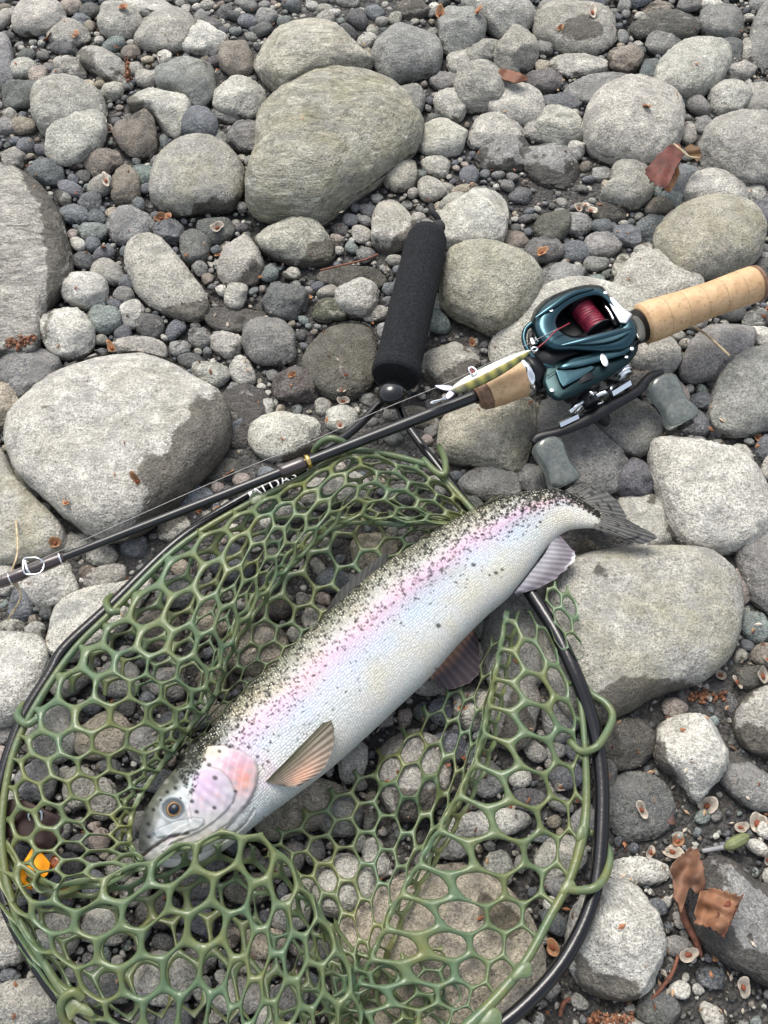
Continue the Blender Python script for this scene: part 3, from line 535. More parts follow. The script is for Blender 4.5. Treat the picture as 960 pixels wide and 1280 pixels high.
# ---- labels: say what each stone lies next to
LM = [(s['key'], s['px'], s['py'], s['rpx']) for s in objs if s.get('key')]
LM += [('foam handle', 515, 375, 40), ('yoke ball', 490, 490, 15), ('red leaf', 825, 208, 15), ('big dry leaf', 875, 1110, 25), ('trout eye', 217, 1010, 12), ('pectoral fin', 385, 940, 20), ('dorsal fin', 447, 735, 20), ('lure', 612, 467, 25),
       ('orange tab', 42, 1085, 12), ('line guide', 42, 705, 12), ('gold rod ring', 385, 577, 10), ('cork butt', 940, 355, 15), ('reel spool', 735, 400, 25), ('lower reel knob', 694, 582, 20), ('upper reel knob', 840, 500, 20), ('pelvic fin', 578, 835, 20), ('tail tip', 818, 673, 10), ('reddish catkin', 30, 428, 12), ('green bud', 917, 1055, 8)]
def direction(dx, dy):
    a = math.degrees(math.atan2(-dy, dx)) % 360
    return ['right of', 'above right of', 'above', 'above left of', 'left of', 'below left of', 'below', 'below right of'][int((a+22.5)//45) % 8]
used = {s['label'] for s in objs if s['label']}
def the(k): return 'the '+k
for s in objs:
    if s['label']: continue
    peb = s.get('peb'); r = s['rpx']
    size = ('tiny' if r < 7.5 else 'small' if r < 11 else 'medium') if peb else ('small' if r < 15 else 'medium' if r < 26 else 'large')
    shape = 'rough' if s['ang'] > .45 else 'oval' if s['asp'] > 1.35 else 'rounded'
    noun = 'pebble' if peb else 'stone'
    L = sorted([(math.hypot(s['px']-x, s['py']-y)-rr, k, x, y) for k, x, y, rr in LM], key=lambda q: q[0])[:7]
    cand = []
    for d, k, x, y in L[:2]: cand.append(f"{size} {WORD[s['tone']]} {shape} {noun} {direction(s['px']-x, s['py']-y)} {the(k)}")
    for i in range(5):
        for j in range(i+1, 6): cand.append(f"{size} {WORD[s['tone']]} {noun} {direction(s['px']-L[i][2], s['py']-L[i][3])} {the(L[i][1])}, {direction(s['px']-L[j][2], s['py']-L[j][3])} {the(L[j][1])}")
    for c in cand:
        if c not in used and len(c.replace(',', '').split()) <= 16: break
    s['label'] = c; used.add(c)
for s in objs:
    peb = s.get('peb'); big = s['obj'].name.startswith('boulder')
    tag(s['obj'], s['label'], 'pebble' if peb else 'boulder' if big else 'stone', 'small pebbles among the stones' if peb else 'large boulders of the river bank' if big else 'stones of the river bank')
# ------------------------------------------------------------------ the trout
FZ = 0.056
BACK = [(175,1072),(175,1040),(186,1008),(203,982),(221,961),(241,937),(266,911),(300,872),(340,834),(383,793),(430,749),(475,711),(518,682),(560,656),(600,634),(635,621),(665,615),(692,612),(716,620),(738,633),(752,641)]
BELLY = [(181,1078),(198,1083),(221,1084),(247,1079),(276,1065),(301,1046),(331,1022),(369,994),(411,962),(454,924),(496,885),(537,846),(575,803),(608,770),(639,743),(664,712),(686,682),(707,664),(727,660),(742,660),(753,660)]
THK = [.005,.012,.017,.0205,.0225,.024,.026,.028,.0295,.030,.030,.0295,.028,.0265,.024,.0205,.0165,.013,.0095,.0062,.0022]
OPERC = [(259,932),(277,931),(301,937),(320,950),(324,965),(321,984),(314,1000),(303,1016),(291,1030),(274,1046),(255,1058),(235,1068),(214,1072),(200,1064),(214,1050),(236,1035),(230,1012),(245,985),(252,955)]
PREOP = [(240,968),(262,958),(276,963),(288,974),(296,992),(293,1004),(284,1016),(268,1030),(250,1042),(226,1052),(205,1060),(206,1046),(222,1034),(240,1026),(236,1008),(240,988)]
MAXIL = [(190,1040),(200,1034),(222,1026),(243,1023),(256,1025),(257,1031),(249,1038),(232,1043),(210,1046),(196,1048)]
def build_trout():
    root = empty('rainbow_trout', at(460, 850, 0)*[1, 1, 0]); tag(root, 'silvery spotted trout with a pink flank lying in the green landing net', 'fish')
    N, M, K = 700, 210, 46
    s = np.linspace(0, 1, N); B, L = cat_rom(BACK, N), cat_rom(BELLY, N); th = cat_rom(np.array(THK)[:, None], N)[:, 0]
    zc = FZ+.006*sstep(s, .55, 1)+.004*np.sin(s*5)
    phi = np.concatenate([np.linspace(0, math.pi, M), np.linspace(math.pi, 2*math.pi, K+2)[1:-1]]); t = (1-np.cos(phi))/2
    W = np.sin(phi); W = np.sign(W)*np.abs(W)**.86
    px = B[:, None]*(1-t)[None, :, None]+L[:, None]*t[None, :, None]
    Z = zc[:, None]+th[:, None]*W[None, :]*np.where(W < 0, .8, 1)[None, :]
    bw, lw = at(B[:, 0], B[:, 1], zc), at(L[:, 0], L[:, 1], zc)
    V = bw[:, None]*(1-t)[None, :, None]+lw[:, None]*t[None, :, None]; V[..., 2] = Z
    V[..., :2] -= 0
    up = (phi <= math.pi)[None, :]
    # the painted features are laid out where they show: use the vertex's spot as seen
    Q = to_px(V)
    T = np.broadcast_to(t[None], Q.shape[:2]); SS = np.broadcast_to(s[:, None], Q.shape[:2])
    head = SS < .36; dz = np.zeros(Q.shape[:2]); hm = head & up
    Qh = Q[hm]; ins = inside(Qh, OPERC); d = dist_line(Qh, OPERC, True); op = np.where(ins, sstep(d, 0, 3.2), 0)
    in2 = inside(Qh, PREOP); d2 = dist_line(Qh, PREOP, True); pr = np.where(in2, sstep(d2, 0, 2.6), 0)
    mx = inside(Qh, MAXIL); d3 = dist_line(Qh, MAXIL, True); mxm = np.where(mx, sstep(d3, 0, 2.2), 0)
    EYE = np.array([217., 1011.]); de = np.linalg.norm((Qh-EYE)*[1, 1.06], axis=1)
    mouth = [(179,1069),(190,1060),(203,1051),(214,1046),(236,1043)]; dm = dist_line(Qh, mouth)
    gro = [(205,1073),(232,1071),(262,1062),(290,1044),(306,1030),(318,1012)]; dg = dist_line(Qh, gro)
    gro2 = [(230,1062),(262,1048),(287,1030),(305,1010)]; dg2 = dist_line(Qh, gro2)
    sh_ = SS[hm]; nfx = fbm(np.stack([Qh[:, 0]/5, Qh[:, 1]/5, sh_*0], 1), 2.2, 44)
    dzz = op*.0026+pr*.0016+.00035*nfx*(sh_ < .3)+mxm*.0010-.0016*np.exp(-(dm/2.2)**2)-.0014*np.exp(-(dg/1.8)**2)-.0010*np.exp(-(dg2/1.6)**2)
    dzz += -.0030*np.exp(-(de/10.5)**4)+.0012*np.exp(-((de-15.5)/2.6)**2)
    dzz += .00022*fbm(np.stack([Qh[:, 0]/9, Qh[:, 1]/9, Qh[:, 0]*0], 1), 2.2, 31)*op
    dz[hm] = dzz; V[..., 2] += dz
    # ---- pigment
    tt = T+.012*np.sin(SS*60)
    stops = np.array([0, .07, .16, .27, .37, .47, .58, .72, .86, 1.]); cols = np.array([(.065,.068,.04),(.15,.15,.10),(.30,.29,.23),(.46,.43,.40),(.60,.44,.53),(.57,.55,.64),(.56,.61,.67),(.64,.66,.64),(.68,.68,.63),(.64,.64,.59)])
    C = np.stack([np.interp(tt, stops, cols[:, i]) for i in range(3)], -1)
    R = np.random.default_rng(5)
    pts = np.stack([SS.ravel()*7, tt.ravel()*2.2, SS.ravel()*0], 1); nz = fbm(pts, 3.1, 8).reshape(SS.shape); nz2 = fbm(pts, 11., 9).reshape(SS.shape)
    band = np.exp(-((tt-.42-.02*nz)/.085)**2)*(SS > .24)*sstep(1-SS, .06, .3)*(.75+.35*nz2); C += np.clip(band, 0, 1)[..., None]*(np.array([.47,.34,.41])-C)*.42
    C += (sstep(nz2, .3, 1.)*sstep(tt, .35, .5)*(1-sstep(tt, .7, .8))*.35*(SS < .8))[..., None]*(np.array([.38,.41,.36])-C)
    C *= (1+.06*nz)[..., None]
    # tail stem and rear: creamy
    C += (sstep(SS, .72, .92)*.5*(1-band))[..., None]*(np.array([.50,.47,.38])*(.35+sstep(tt, 0, .6))[..., None]-C)
    lat = np.exp(-((tt-.40)/.0045)**2)*sstep(SS, .40, .5)*sstep(1-SS, .03, .1); C += (lat*.5)[..., None]*(np.array([.50,.26,.36])-C)
    # head colours
    Ch = C[hm]
    def blend(m, col): nonlocal Ch; Ch = Ch+np.clip(m, 0, 1)[:, None]*(np.array(col)-Ch)
    sh, th_ = SS[hm], tt[hm]
    nn = fbm(np.stack([Qh[:, 0]/22, Qh[:, 1]/22, sh*0], 1), 2.2, 12); nf = fbm(np.stack([Qh[:, 0]/6, Qh[:, 1]/6, sh*0], 1), 2.2, 13)
    hb = sstep(.335-sh, 0, .04); blend(hb, (.44,.45,.44)); blend(hb*sstep(nf, .1, 1.)*.4, (.22,.23,.21)); blend(hb*sstep(th_, .75, .95), (.66,.68,.67)); crown = inside(Qh, [(120,1100),(172,1085),(184,1058),(193,1030),(206,1003),(222,985),(243,962),(262,938),(282,922),(300,905),(250,850),(100,950)]); dcr = dist_line(Qh, [(172,1085),(184,1058),(193,1030),(206,1003),(222,985),(243,962),(262,938),(282,922),(300,905)]); blend(hb*np.where(crown, .55+.4*sstep(dcr, 0, 7), .55*(1-sstep(dcr, 0, 6))), (.072,.078,.055)); blend(hb*crown*sstep(dcr, 8, 24)*.8, (.034,.038,.024)); blend(hb*crown*sstep(nf, .1, .9)*.55, (.13,.13,.10)); blend(hb*crown*sstep(-nf, .3, .9)*.6, (.02,.022,.015))
    nn = fbm(np.stack([Qh[:, 0]/22, Qh[:, 1]/22, sh*0], 1), 2.2, 12); nf = fbm(np.stack([Qh[:, 0]/6, Qh[:, 1]/6, sh*0], 1), 2.2, 13)
    blend(op*.95, (.50,.45,.47)); blend(op*np.exp(-(np.linalg.norm((Qh-[296,957])/[25,22], axis=1))**4)*.95, (.52,.32,.39)); blend(op*np.exp(-(np.linalg.norm((Qh-[304,975])/[13,17], axis=1))**2)*.85, (.62,.25,.19))
    blend(op*np.exp(-(np.linalg.norm((Qh-[268,940])/[14,7], axis=1))**2)*.7, (.62,.60,.38))
    blend(op*sstep(nf, 0., .9)*.6, (.38,.32,.35)); blend(op*(1-pr)*sstep(np.sin(Qh[:, 0]*.55+Qh[:, 1]*.12+nn*2.4), .2, 1.)*.35*(Qh[:, 1] < 1000), (.66,.50,.54)); blend(op*sstep(-nf, .3, 1.)*.35, (.64,.60,.60)); blend(op*sstep(-nn, .3, 1.)*.35, (.42,.40,.42)); blend(pr*.8, (.45,.42,.45)); blend(pr*np.exp(-(np.linalg.norm((Qh-[258,983])/[22,22], axis=1))**2)*.9, (.50,.37,.50)); blend(pr*sstep(nf, .4, 1.1)*.5*np.exp(-(np.linalg.norm((Qh-[258,990])/[26,26], axis=1))**4), (.72,.42,.44))
    blend(op*sstep(Qh[:, 1], 1008, 1030)*.8, (.48,.48,.45)); blend(mxm*.8, (.42,.45,.45)); blend(mxm*sstep(nf, .2, 1.)*.5, (.3,.33,.33)); blend(sstep(nf, .5, 1.1)*.25*hb, (.32,.33,.32))
    blend(np.exp(-(dm/2.3)**2)*.95, (.045,.03,.022)); blend(np.exp(-(dist_line(Qh, MAXIL, True)/1.1)**2)*.55*(Qh[:, 0] > 196), (.10,.13,.15)); blend(np.exp(-(dg/1.0)**2)*.5, (.25,.22,.19)); blend(np.exp(-(dg2/.9)**2)*.35, (.33,.29,.25))
    pe = [(259,958),(276,963),(288,975),(296,992),(292,1005)]; blend(np.exp(-(dist_line(Qh, pe)/1.1)**2)*.55, (.16,.15,.14)); oe = [(277,931),(301,937),(320,950),(324,965),(321,984),(314,1000),(303,1016)]; blend(np.exp(-(dist_line(Qh, oe)/1.6)**2)*.65, (.27,.22,.22))
    collar = [(296,929),(330,950),(340,962),(332,978)]; blend((1-np.clip(op*9, 0, 1))*np.exp(-(dist_line(Qh, collar)/9)**2)*.6, (.66,.54,.62))
    blend(np.exp(-(de/15)**6), (.085,.10,.11)); blend(np.exp(-((de-12.8)/1.1)**2)*.7, (.09,.10,.11)); blend(np.exp(-((de-17)/1.6)**2)*.35, (.45,.50,.52))
    snout = np.exp(-((Qh[:, 0]-178)/13)**2)*sstep(Qh[:, 1], 1000, 1030)*(Qh[:, 1] < 1064); blend(snout*.85, (.04,.044,.04)); blend(np.exp(-(np.linalg.norm(Qh-[190,1042], axis=1)/5)**2)*.85, (.09,.10,.11))
    C[hm] = Ch
    # black spots: thick on the back, thin below the lateral line
    spots = []
    for _ in range(3000):
        a = R.uniform(.20, .985); b = abs(R.normal(.08, .24)) if R.random() < .86 else R.uniform(.1, .72)
        if b > .85 or (b > .55 and (a > .8 or R.random() < .5)): continue
        spots.append((a, b, R.uniform(.9, 1.6)*(1.0 if b < .45 else .85), R.uniform(.6, 1.), R.uniform(0, 3.1), R.uniform(1, 1.9)))
    hs = [(275,940),(262,957,2.6,1),(270,974,3),(295,990,2),(241,1003,2.6),(269,1011,2.4),(247,1016,2.6),(251,937,3),(243,953,3),(246,967,3),(231,978,2.8),(226,971,2.6),(219,985,2.4),(209,990,2.2),(201,1000,2),(192,1012,2.4),(185,1030,2.6),(186,1046,2.4),(256,950,2.6),(330,1022,1.2),(346,1015,1.1),(373,1008,1.2),(312,1046,1.2),
          (548,782,3),(545,836,1.5),(592,706,2.6),(620,716,2.4),(628,712,1.8),(612,719,1.5),(238,990,2.2),(226,998,1.5),(287,934,2.4),(311,934,2.4),(322,946,2.2),(335,952,2.2),(260,925,2.6),(268,918,2.4)]
    Lp = np.linalg.norm(np.diff(.5*(B+L), axis=0), axis=1).sum(); Wp = np.linalg.norm(B-L, axis=1)
    up2 = np.broadcast_to(up, SS.shape)
    C += (sstep(SS, .965, 1.))[..., None]*(np.array([.15,.145,.13])-C); C *= (1-.16*sstep(tt, .3, .5))[..., None]
    CC = C[:, :M]; QQ = Q[:, :M]
    def paint(cx, cy, i0, i1, r, al, rot, asp, col=(.011,.012,.010)):
        W_ = QQ[i0:i1]; dx, dy = W_[..., 0]-cx, W_[..., 1]-cy; c, s_ = math.cos(rot), math.sin(rot)
        u, v = (dx*c+dy*s_)/asp, (-dx*s_+dy*c); m = np.exp(-((u*u+v*v)/(r*r))**2)*al; CC[i0:i1] += m[..., None]*(np.array(col)-CC[i0:i1])
    for a, b, r, al, rot, asp in spots:
        i = int(a*(N-1)); j = int(np.argmin(np.abs(t[:M]-b))); q = QQ[i, j]; 
        if inside(q[None], OPERC)[0]: continue
        paint(q[0], q[1], max(0, i-9), min(N, i+9), r, al, rot, asp)
        if R.random() < .35: paint(q[0]+R.normal(0, 1.8), q[1]+R.normal(0, 1.8), max(0, i-9), min(N, i+9), r*.6, al, rot+1.2, 1.8)
    for h in hs: paint(h[0], h[1], 0, N, (h[2] if len(h) > 2 else 2.4), .88, .5, 1.25)
    C[:, :M] = CC
    scal = (sstep(SS, .22, .27)); scal = np.where(hm & (np.broadcast_to(SS, hm.shape) < .36), scal*(1-np.isin(hm, [False])*0), scal)
    sm = scal.copy(); x = sm[hm]; x = x*(1-np.clip(op*5, 0, 1)); sm[hm] = x; sm = sm*sstep(SS, .2, .30)
    glint = 1-sstep(tt, .05, .5)
    arc = np.concatenate([[0], np.cumsum(np.linalg.norm(np.diff((bw+lw)/2, axis=0), axis=1))]); wd = np.linalg.norm(bw-lw, axis=1)
    UV = np.stack([np.broadcast_to(arc[:, None], SS.shape), (np.broadcast_to((phi/math.pi-.5)[None], SS.shape))*wd[:, None]*1.25], -1)
    nf_ = len(phi); I, J = np.meshgrid(np.arange(N-1), np.arange(nf_), indexing='ij'); J2 = (J+1) % nf_
    F = np.stack([I*nf_+J, (I+1)*nf_+J, (I+1)*nf_+J2, I*nf_+J2], -1).reshape(-1, 4)
    # material: scales as a lattice of raised plates, pale glints painted into the colour
    m = NT('trout skin'); uv = m.n('UVMap').outputs[0]; tint = m.n('Attribute', attribute_name='tint').outputs['Color']; fl = m.n('SeparateColor', i_0=m.n('Attribute', attribute_name='flags').outputs['Color'])
    mp = m.n('Mapping', i_Vector=uv, i_Scale=(1, 1.2, 1), i_Rotation=(0, 0, .0)).outputs[0]
    vo = m.n('TexVoronoi', i_Vector=mp, i_Scale=425., i_Randomness=.45); dd = vo.outputs['Distance']; cell = m.n('SeparateColor', i_0=vo.outputs['Color']).outputs[0]
    sc = fl.outputs[0]; plate = m.map(dd, .25, .62, 1, 0)
    shade = m.mix(m.math('MULTIPLY', sc, .9), (1, 1, 1, 1), m.n('CombineColor', i_0=m.map(plate, 0, 1, .74, 1.07), i_1=m.map(plate, 0, 1, .74, 1.07), i_2=m.map(plate, 0, 1, .76, 1.07)))
    c = m.mix(1., tint, shade, 'MULTIPLY')
    gl = m.math('MULTIPLY', m.math('MULTIPLY', m.map(cell, .42, .62, 0, 1), m.map(dd, .22, .38, 1, 0)), m.math('MULTIPLY', sc, fl.outputs[1]), clamp=True)
    c = m.mix(m.math('MULTIPLY', gl, .65), c, (.85, .81, .68, 1))
    hue = m.noise(m.n('TexCoord').outputs['Object'], 30, 2); c = m.mix(m.map(hue, .5, .7, 0, .9), c, m.mix(1., c, (1.0, .95, .82, 1), 'MULTIPLY')); c = m.mix(m.map(hue, .5, .3, 0, .9), c, m.mix(1., c, (.93, .985, 1.0, 1), 'MULTIPLY'))
    hb_ = m.math('ADD', m.math('MULTIPLY', m.math('MULTIPLY', plate, sc), 1.), m.math('MULTIPLY', m.noise(m.n('TexCoord').outputs['Object'], 260, 3), .35))
    m.set(Base_Color=c, Roughness=.5, Metallic=m.math('MULTIPLY', sc, .08), Normal=m.bump(hb_, .5, .0010)); m.b.inputs['Coat Weight'].default_value = .04; m.b.inputs['Coat Roughness'].default_value = .08; m.b.inputs['Specular IOR Level'].default_value = .14
    mesh('body', V.reshape(-1, 3), F, m.m, root, True, tint=np.clip(C, .01, .85).reshape(-1, 3), extra=np.stack([sm.ravel(), glint.ravel(), glint.ravel()*0], 1), uv=UV.reshape(-1, 2))
    # ---- eye
    def surf(x, y):
        d = np.linalg.norm(Q[:, :M]-[x, y], axis=-1); i, j = np.unravel_index(d.argmin(), d.shape); return V[i, j].copy()
    e = surf(217, 1011); mpx = pxm(217, 1011, .07); n = 28
    def disc_dome(r, h, col_rings, name, mat, base, parent):
        rs = np.linspace(0, 1, len(col_rings)); VV, TT, FF = [base+[0, 0, h]], [col_rings[0]], []
        for k in range(1, len(rs)):
            for a in np.linspace(0, 2*math.pi, n, endpoint=False): VV.append(base+[math.cos(a)*r*rs[k], math.sin(a)*r*rs[k], h*math.sqrt(max(0, 1-rs[k]**2))]); TT.append(col_rings[k])
        for q in range(n): FF.append([0, 1+q, 1+(q+1) % n])
        for k in range(1, len(rs)-1):
            for q in range(n): a_, b_ = 1+(k-1)*n, 1+k*n; FF.append([a_+q, b_+q, b_+(q+1) % n, a_+(q+1) % n])
        return mesh(name, VV, FF, mat, parent, True, tint=TT)
    me_ = vcol_mat('fish eye', .25, .0, 500, .15, .08, .05)
    ey = disc_dome(mpx*11, .0042, [(.006,.010,.018)]*7+[(.01,.012,.018),(.20,.11,.045),(.27,.17,.08),(.17,.11,.06),(.07,.06,.05),(.03,.03,.03)], 'eye', me_, e+[0, 0, -.0006], root)
    # ---- fins
    fm = vcol_mat('fin membrane', .48, .25, 400, .3, .08, .14, trans=.0)
    def fin(name, base, tip, z0, z1, nr, colfn, parent=root, label=None, curl=0., ripple=.0009, nu=90, nv=36, ragged=.04, seed=1):
        b, tp = cat_rom(base, nu), cat_rom(tip, nu); R2 = np.random.default_rng(seed); u = np.linspace(0, 1, nu); rag = np.interp(u*nr*2, np.arange(nr*2+1), 1-ragged*R2.random(nr*2+1))
        v = np.linspace(0, 1, nv); vv = v[None, :]*rag[:, None]; q = b[:, None]*(1-vv[..., None])+tp[:, None]*vv[..., None]
        zt = z0+(z1-z0)*vv+curl*np.sin(vv*math.pi); ray = np.sin(u[:, None]*nr*2*math.pi)*ripple*.45*(.4+.6*vv); top_ = at(q[..., 0], q[..., 1], zt+ray); bot = at(q[..., 0], q[..., 1], zt+ray-.0012*(1-.7*vv)-.0003)
        VV = np.concatenate([top_.reshape(-1, 3), bot.reshape(-1, 3)]); m_ = nu*nv; I, J = np.meshgrid(np.arange(nu-1), np.arange(nv-1), indexing='ij'); f = np.stack([I*nv+J, (I+1)*nv+J, (I+1)*nv+J+1, I*nv+J+1], -1).reshape(-1, 4)
        ring = [i*nv for i in range(nu)]+[(nu-1)*nv+j for j in range(1, nv)]+[i*nv+nv-1 for i in range(nu-2, -1, -1)]+[j for j in range(nv-2, 0, -1)]
        side = [[ring[i], ring[(i+1) % len(ring)], ring[(i+1) % len(ring)]+m_, ring[i]+m_] for i in range(len(ring))]
        U2, V2 = np.broadcast_to(u[:, None], (nu, nv)), np.broadcast_to(v[None], (nu, nv)); cc = colfn(U2, V2, .5+.5*np.sin(U2*nr*2*math.pi)); cc = np.clip(cc, .01, .9).reshape(-1, 3)
        o = mesh(name, VV, f.tolist()+(f[:, ::-1]+m_).tolist()+side, fm, parent, True, tint=np.vstack([cc, cc]))
        if label: o['label'] = label
        return o
    L3 = lambda a, b, f: np.array(a)*(1-f[..., None])+np.array(b)*f[..., None]
    fin('pectoral_fin', [(332,977),(338,979),(346,981),(356,983)], [(404,903),(416,901),(419,925),(412,950),(398,968),(374,983)], FZ+.027, FZ+.037, 12, lambda u, v, r: L3((.065,.06,.03), (.21,.175,.14), sstep(u, .0, .75))*(.62+.38*r[..., None])+np.array([.20,.07,.03])*(np.exp(-((u-.7)/.25)**2)*np.exp(-((v-.55)/.3)**2))[..., None], curl=.006, seed=3, ripple=.0007, label='olive and tan pectoral fin with fine rays')
    fin('anal_fin', [(693,666),(682,690),(664,714),(643,741)], [(702,671),(712,682),(722,694),(716,706),(700,721),(680,733),(645,744)], FZ+.004, FZ+.000, 13, lambda u, v, r: L3((.33,.32,.34), (.17,.15,.17), sstep(v, .1, .7))*(.72+.28*r[..., None])+(np.exp(-((u-.42)/.10)**2)*sstep(v, .86, .97))[..., None]*np.array([.6, .6, .58]), seed=4, ragged=.10, label='purple grey anal fin with a white tip')
    fin('pelvic_fin', [(536,844),(552,822),(572,800),(592,787)], [(550,862),(572,860),(597,846),(600,822),(597,794)], .040, .032, 10, lambda u, v, r: L3((.32,.16,.09), (.05,.035,.04), sstep(v, .05, .45))*(.55+.45*r[..., None]), seed=5, label='brown and orange pelvic fin tucked under the belly')
    def dsp(u, v, r):
        c_ = L3((.016,.017,.014), (.028,.028,.024), r); sp_ = sstep(fbm(np.stack([u.ravel()*14, v.ravel()*4, u.ravel()*0], 1), 3., 5).reshape(u.shape), .2, .7); return c_*(1-.75*sp_[..., None])
    fin('dorsal_fin', [(408,771),(432,748),(456,727),(486,699)], [(409,760),(424,738),(448,716),(470,698),(484,691)], FZ+.010, FZ+.004, 12, dsp, seed=6, ripple=.0003, label='dark spotted dorsal fin folded along the back')
    fin('adipose_fin', [(598,636),(606,631),(616,626)], [(606,628),(616,620),(630,617)], FZ+.012, FZ+.016, 2, lambda u, v, r: L3((.30,.28,.18), (.08,.08,.05), v), seed=7, nu=20, nv=10)
    def tsp(u, v, r):
        c_ = L3((.13,.125,.11), (.085,.085,.08), v)*(.55+.55*r[..., None]); sp_ = sstep(fbm(np.stack([u.ravel()*9, v.ravel()*7, u.ravel()*0], 1), 4., 6).reshape(u.shape), .3, .8); return c_*(1-.8*sp_[..., None])
    fin('tail_fin', [(722,622),(732,630),(740,640),(743,650),(743,661)], [(742,605),(764,618),(779,636),(786,650),(803,659),(822,672),(806,681),(784,676)], FZ+.006, FZ-.003, 17, tsp, seed=8, ripple=.0011, nu=140, nv=50, ragged=.07)
    fin('tail_fin', [(705,614),(716,619),(726,626)], [(722,603),(748,606),(772,627)], FZ-.004, FZ-.014, 8, tsp, seed=9, label='far lobe of the tail fin folded under the near one')
    return root, V, Q
TROUT, TV, TQ = build_trout()

# ------------------------------------------------------------------ landing net
M_HOOP = plain('black lacquered hoop', (.006,.006,.007), .2, spec=.4, coat=.1, bump=.25, bscale=220, bdist=.0008)
M_FOAM = plain('black foam', (.011,.012,.014), .92, spec=.25, var=.5, vscale=350, bump=.9, bscale=900, bdist=.0012)
M_BALL = plain('glossy black plastic', (.006,.006,.007), .15, spec=.45, coat=.2)
M_CORD = plain('black cord', (.012,.012,.013), .8, bump=.8, bscale=900, bdist=.0008)
M_WHITE = plain('white print', (.75,.75,.73), .5)
def rubber():
    s = NT('green net rubber'); v = s.n('TexCoord').outputs['Object']
    a = s.map(s.noise(v, 24, 3), .35, .68, 0, 1); c = s.mix(a, (.105, .172, .088, 1), (.170, .186, .058, 1))
    c = s.mix(s.map(s.noise(v, 130, 2), .55, .72, 0, .5), c, (.15, .215, .13, 1))
    s.set(Base_Color=c, Roughness=.40, Normal=s.bump(s.noise(v, 180, 3), .5, .0016)); s.b.inputs['Transmission Weight'].default_value = .32; s.b.inputs['IOR'].default_value = 1.42
    s.b.inputs['Coat Weight'].default_value = .3; s.b.inputs['Coat Roughness'].default_value = .15; return s.m
M_NET = rubber()
NET = empty('landing_net', at(400, 900, 0)*[1, 1, 0]); tag(NET, 'landing net of green rubber mesh on a black hoop with a black foam handle', 'landing net')
HZ = .047
def hoopz(i): return HZ
hp = np.array([at(x, y, HZ+.008*math.exp(-((x-712)/50.)**2-((y-825)/85.)**2)-.010*math.exp(-((x-480)/60.)**2-((y-500)/70.)**2)+.012*math.exp(-((x-20)/130.)**2-((y-1060)/260.)**2)*0) for x, y in HOOP])
rr = np.array([pxm(x, y, HZ)*(6.2+2.4*sstep(y, 560, 800)+.9*(x > 400)*sstep(y, 600, 900)-.8*(y < 560)) for x, y in HOOP])
MB().tube(np.vstack([hp]), rr, 16, False, 420).build('hoop', M_HOOP, NET)
ax0, ax1 = at(494, 472, .052), at(536, 289, .052)
prof = [(0.00,.80,0),(0.0,.98,0),(.015,1.06,0),(.05,1.07,0),(.075,1.02,0),(.12,1.0,0),(.5,.99,0),(.86,.97,0),(.94,.93,0),(.98,.80,0),(1.0,.55,0),(1.0,.01,0)]
def lathe(name, p0, p1, prof, r0, mat, parent, seg=40, n=90, jit=0):
    p0, p1 = np.asarray(p0), np.asarray(p1); u = np.interp(np.linspace(0, 1, n), np.linspace(0, 1, len(prof)), [q[0] for q in prof]); r = np.interp(np.linspace(0, 1, n), np.linspace(0, 1, len(prof)), [q[1] for q in prof])*r0
    Pn = p0+(p1-p0)*u[:, None]; T = (p1-p0)/np.linalg.norm(p1-p0); Nn = np.cross(T, [0, 0, 1]); Nn /= np.linalg.norm(Nn); Bn = np.cross(T, Nn); a = np.linspace(0, 2*math.pi, seg, endpoint=False)
    V = Pn[:, None]+r[:, None, None]*(np.cos(a)[None, :, None]*Nn+np.sin(a)[None, :, None]*Bn); V = V.reshape(-1, 3)
    if jit: V += jit*fbm(V, 180., 4)[:, None]*[0, 0, 1]
    I, J = np.meshgrid(np.arange(n-1), np.arange(seg), indexing='ij'); F = np.stack([I*seg+J, I*seg+(J+1) % seg, (I+1)*seg+(J+1) % seg, (I+1)*seg+J], -1).reshape(-1, 4).tolist(); F += [list(range(seg))[::-1], list(range((n-1)*seg, n*seg))]
    return mesh(name, V, F, mat, parent, True)
hr = pxm(515, 380, .05)
foam = lathe('foam_handle', ax0, ax1, prof, hr*28, M_FOAM, NET, jit=.0002)
lathe('end_cap', at(535.5, 291, .052), at(538, 281, .052), [(0, 1, 0), (.5, .9, 0), (1, .3, 0)], hr*13, M_BALL, NET)
def ball(name, c, r, mat, parent, sc=(1, 1, 1)):
    V, F = ico(4); return mesh(name, np.asarray(c)+V*r*np.array(sc), F, mat, parent)
ball('yoke', at(490, 494, .056), pxm(491, 491)*18.5, M_BALL, NET, (1.0, .95, .85))
kp = pxpath([(541,287,.052),(544,281,.055),(548,276,.058),(545,270,.062),(540,264,.064),(539,257,.062)])
lc = MB().tube(kp, .0036, 8, n=30); ball_k = MB()
lc.build('lanyard', M_CORD, NET); ball('knot', at(548, 284, .057), .0078, M_CORD, NET, (1, 1.2, .9))
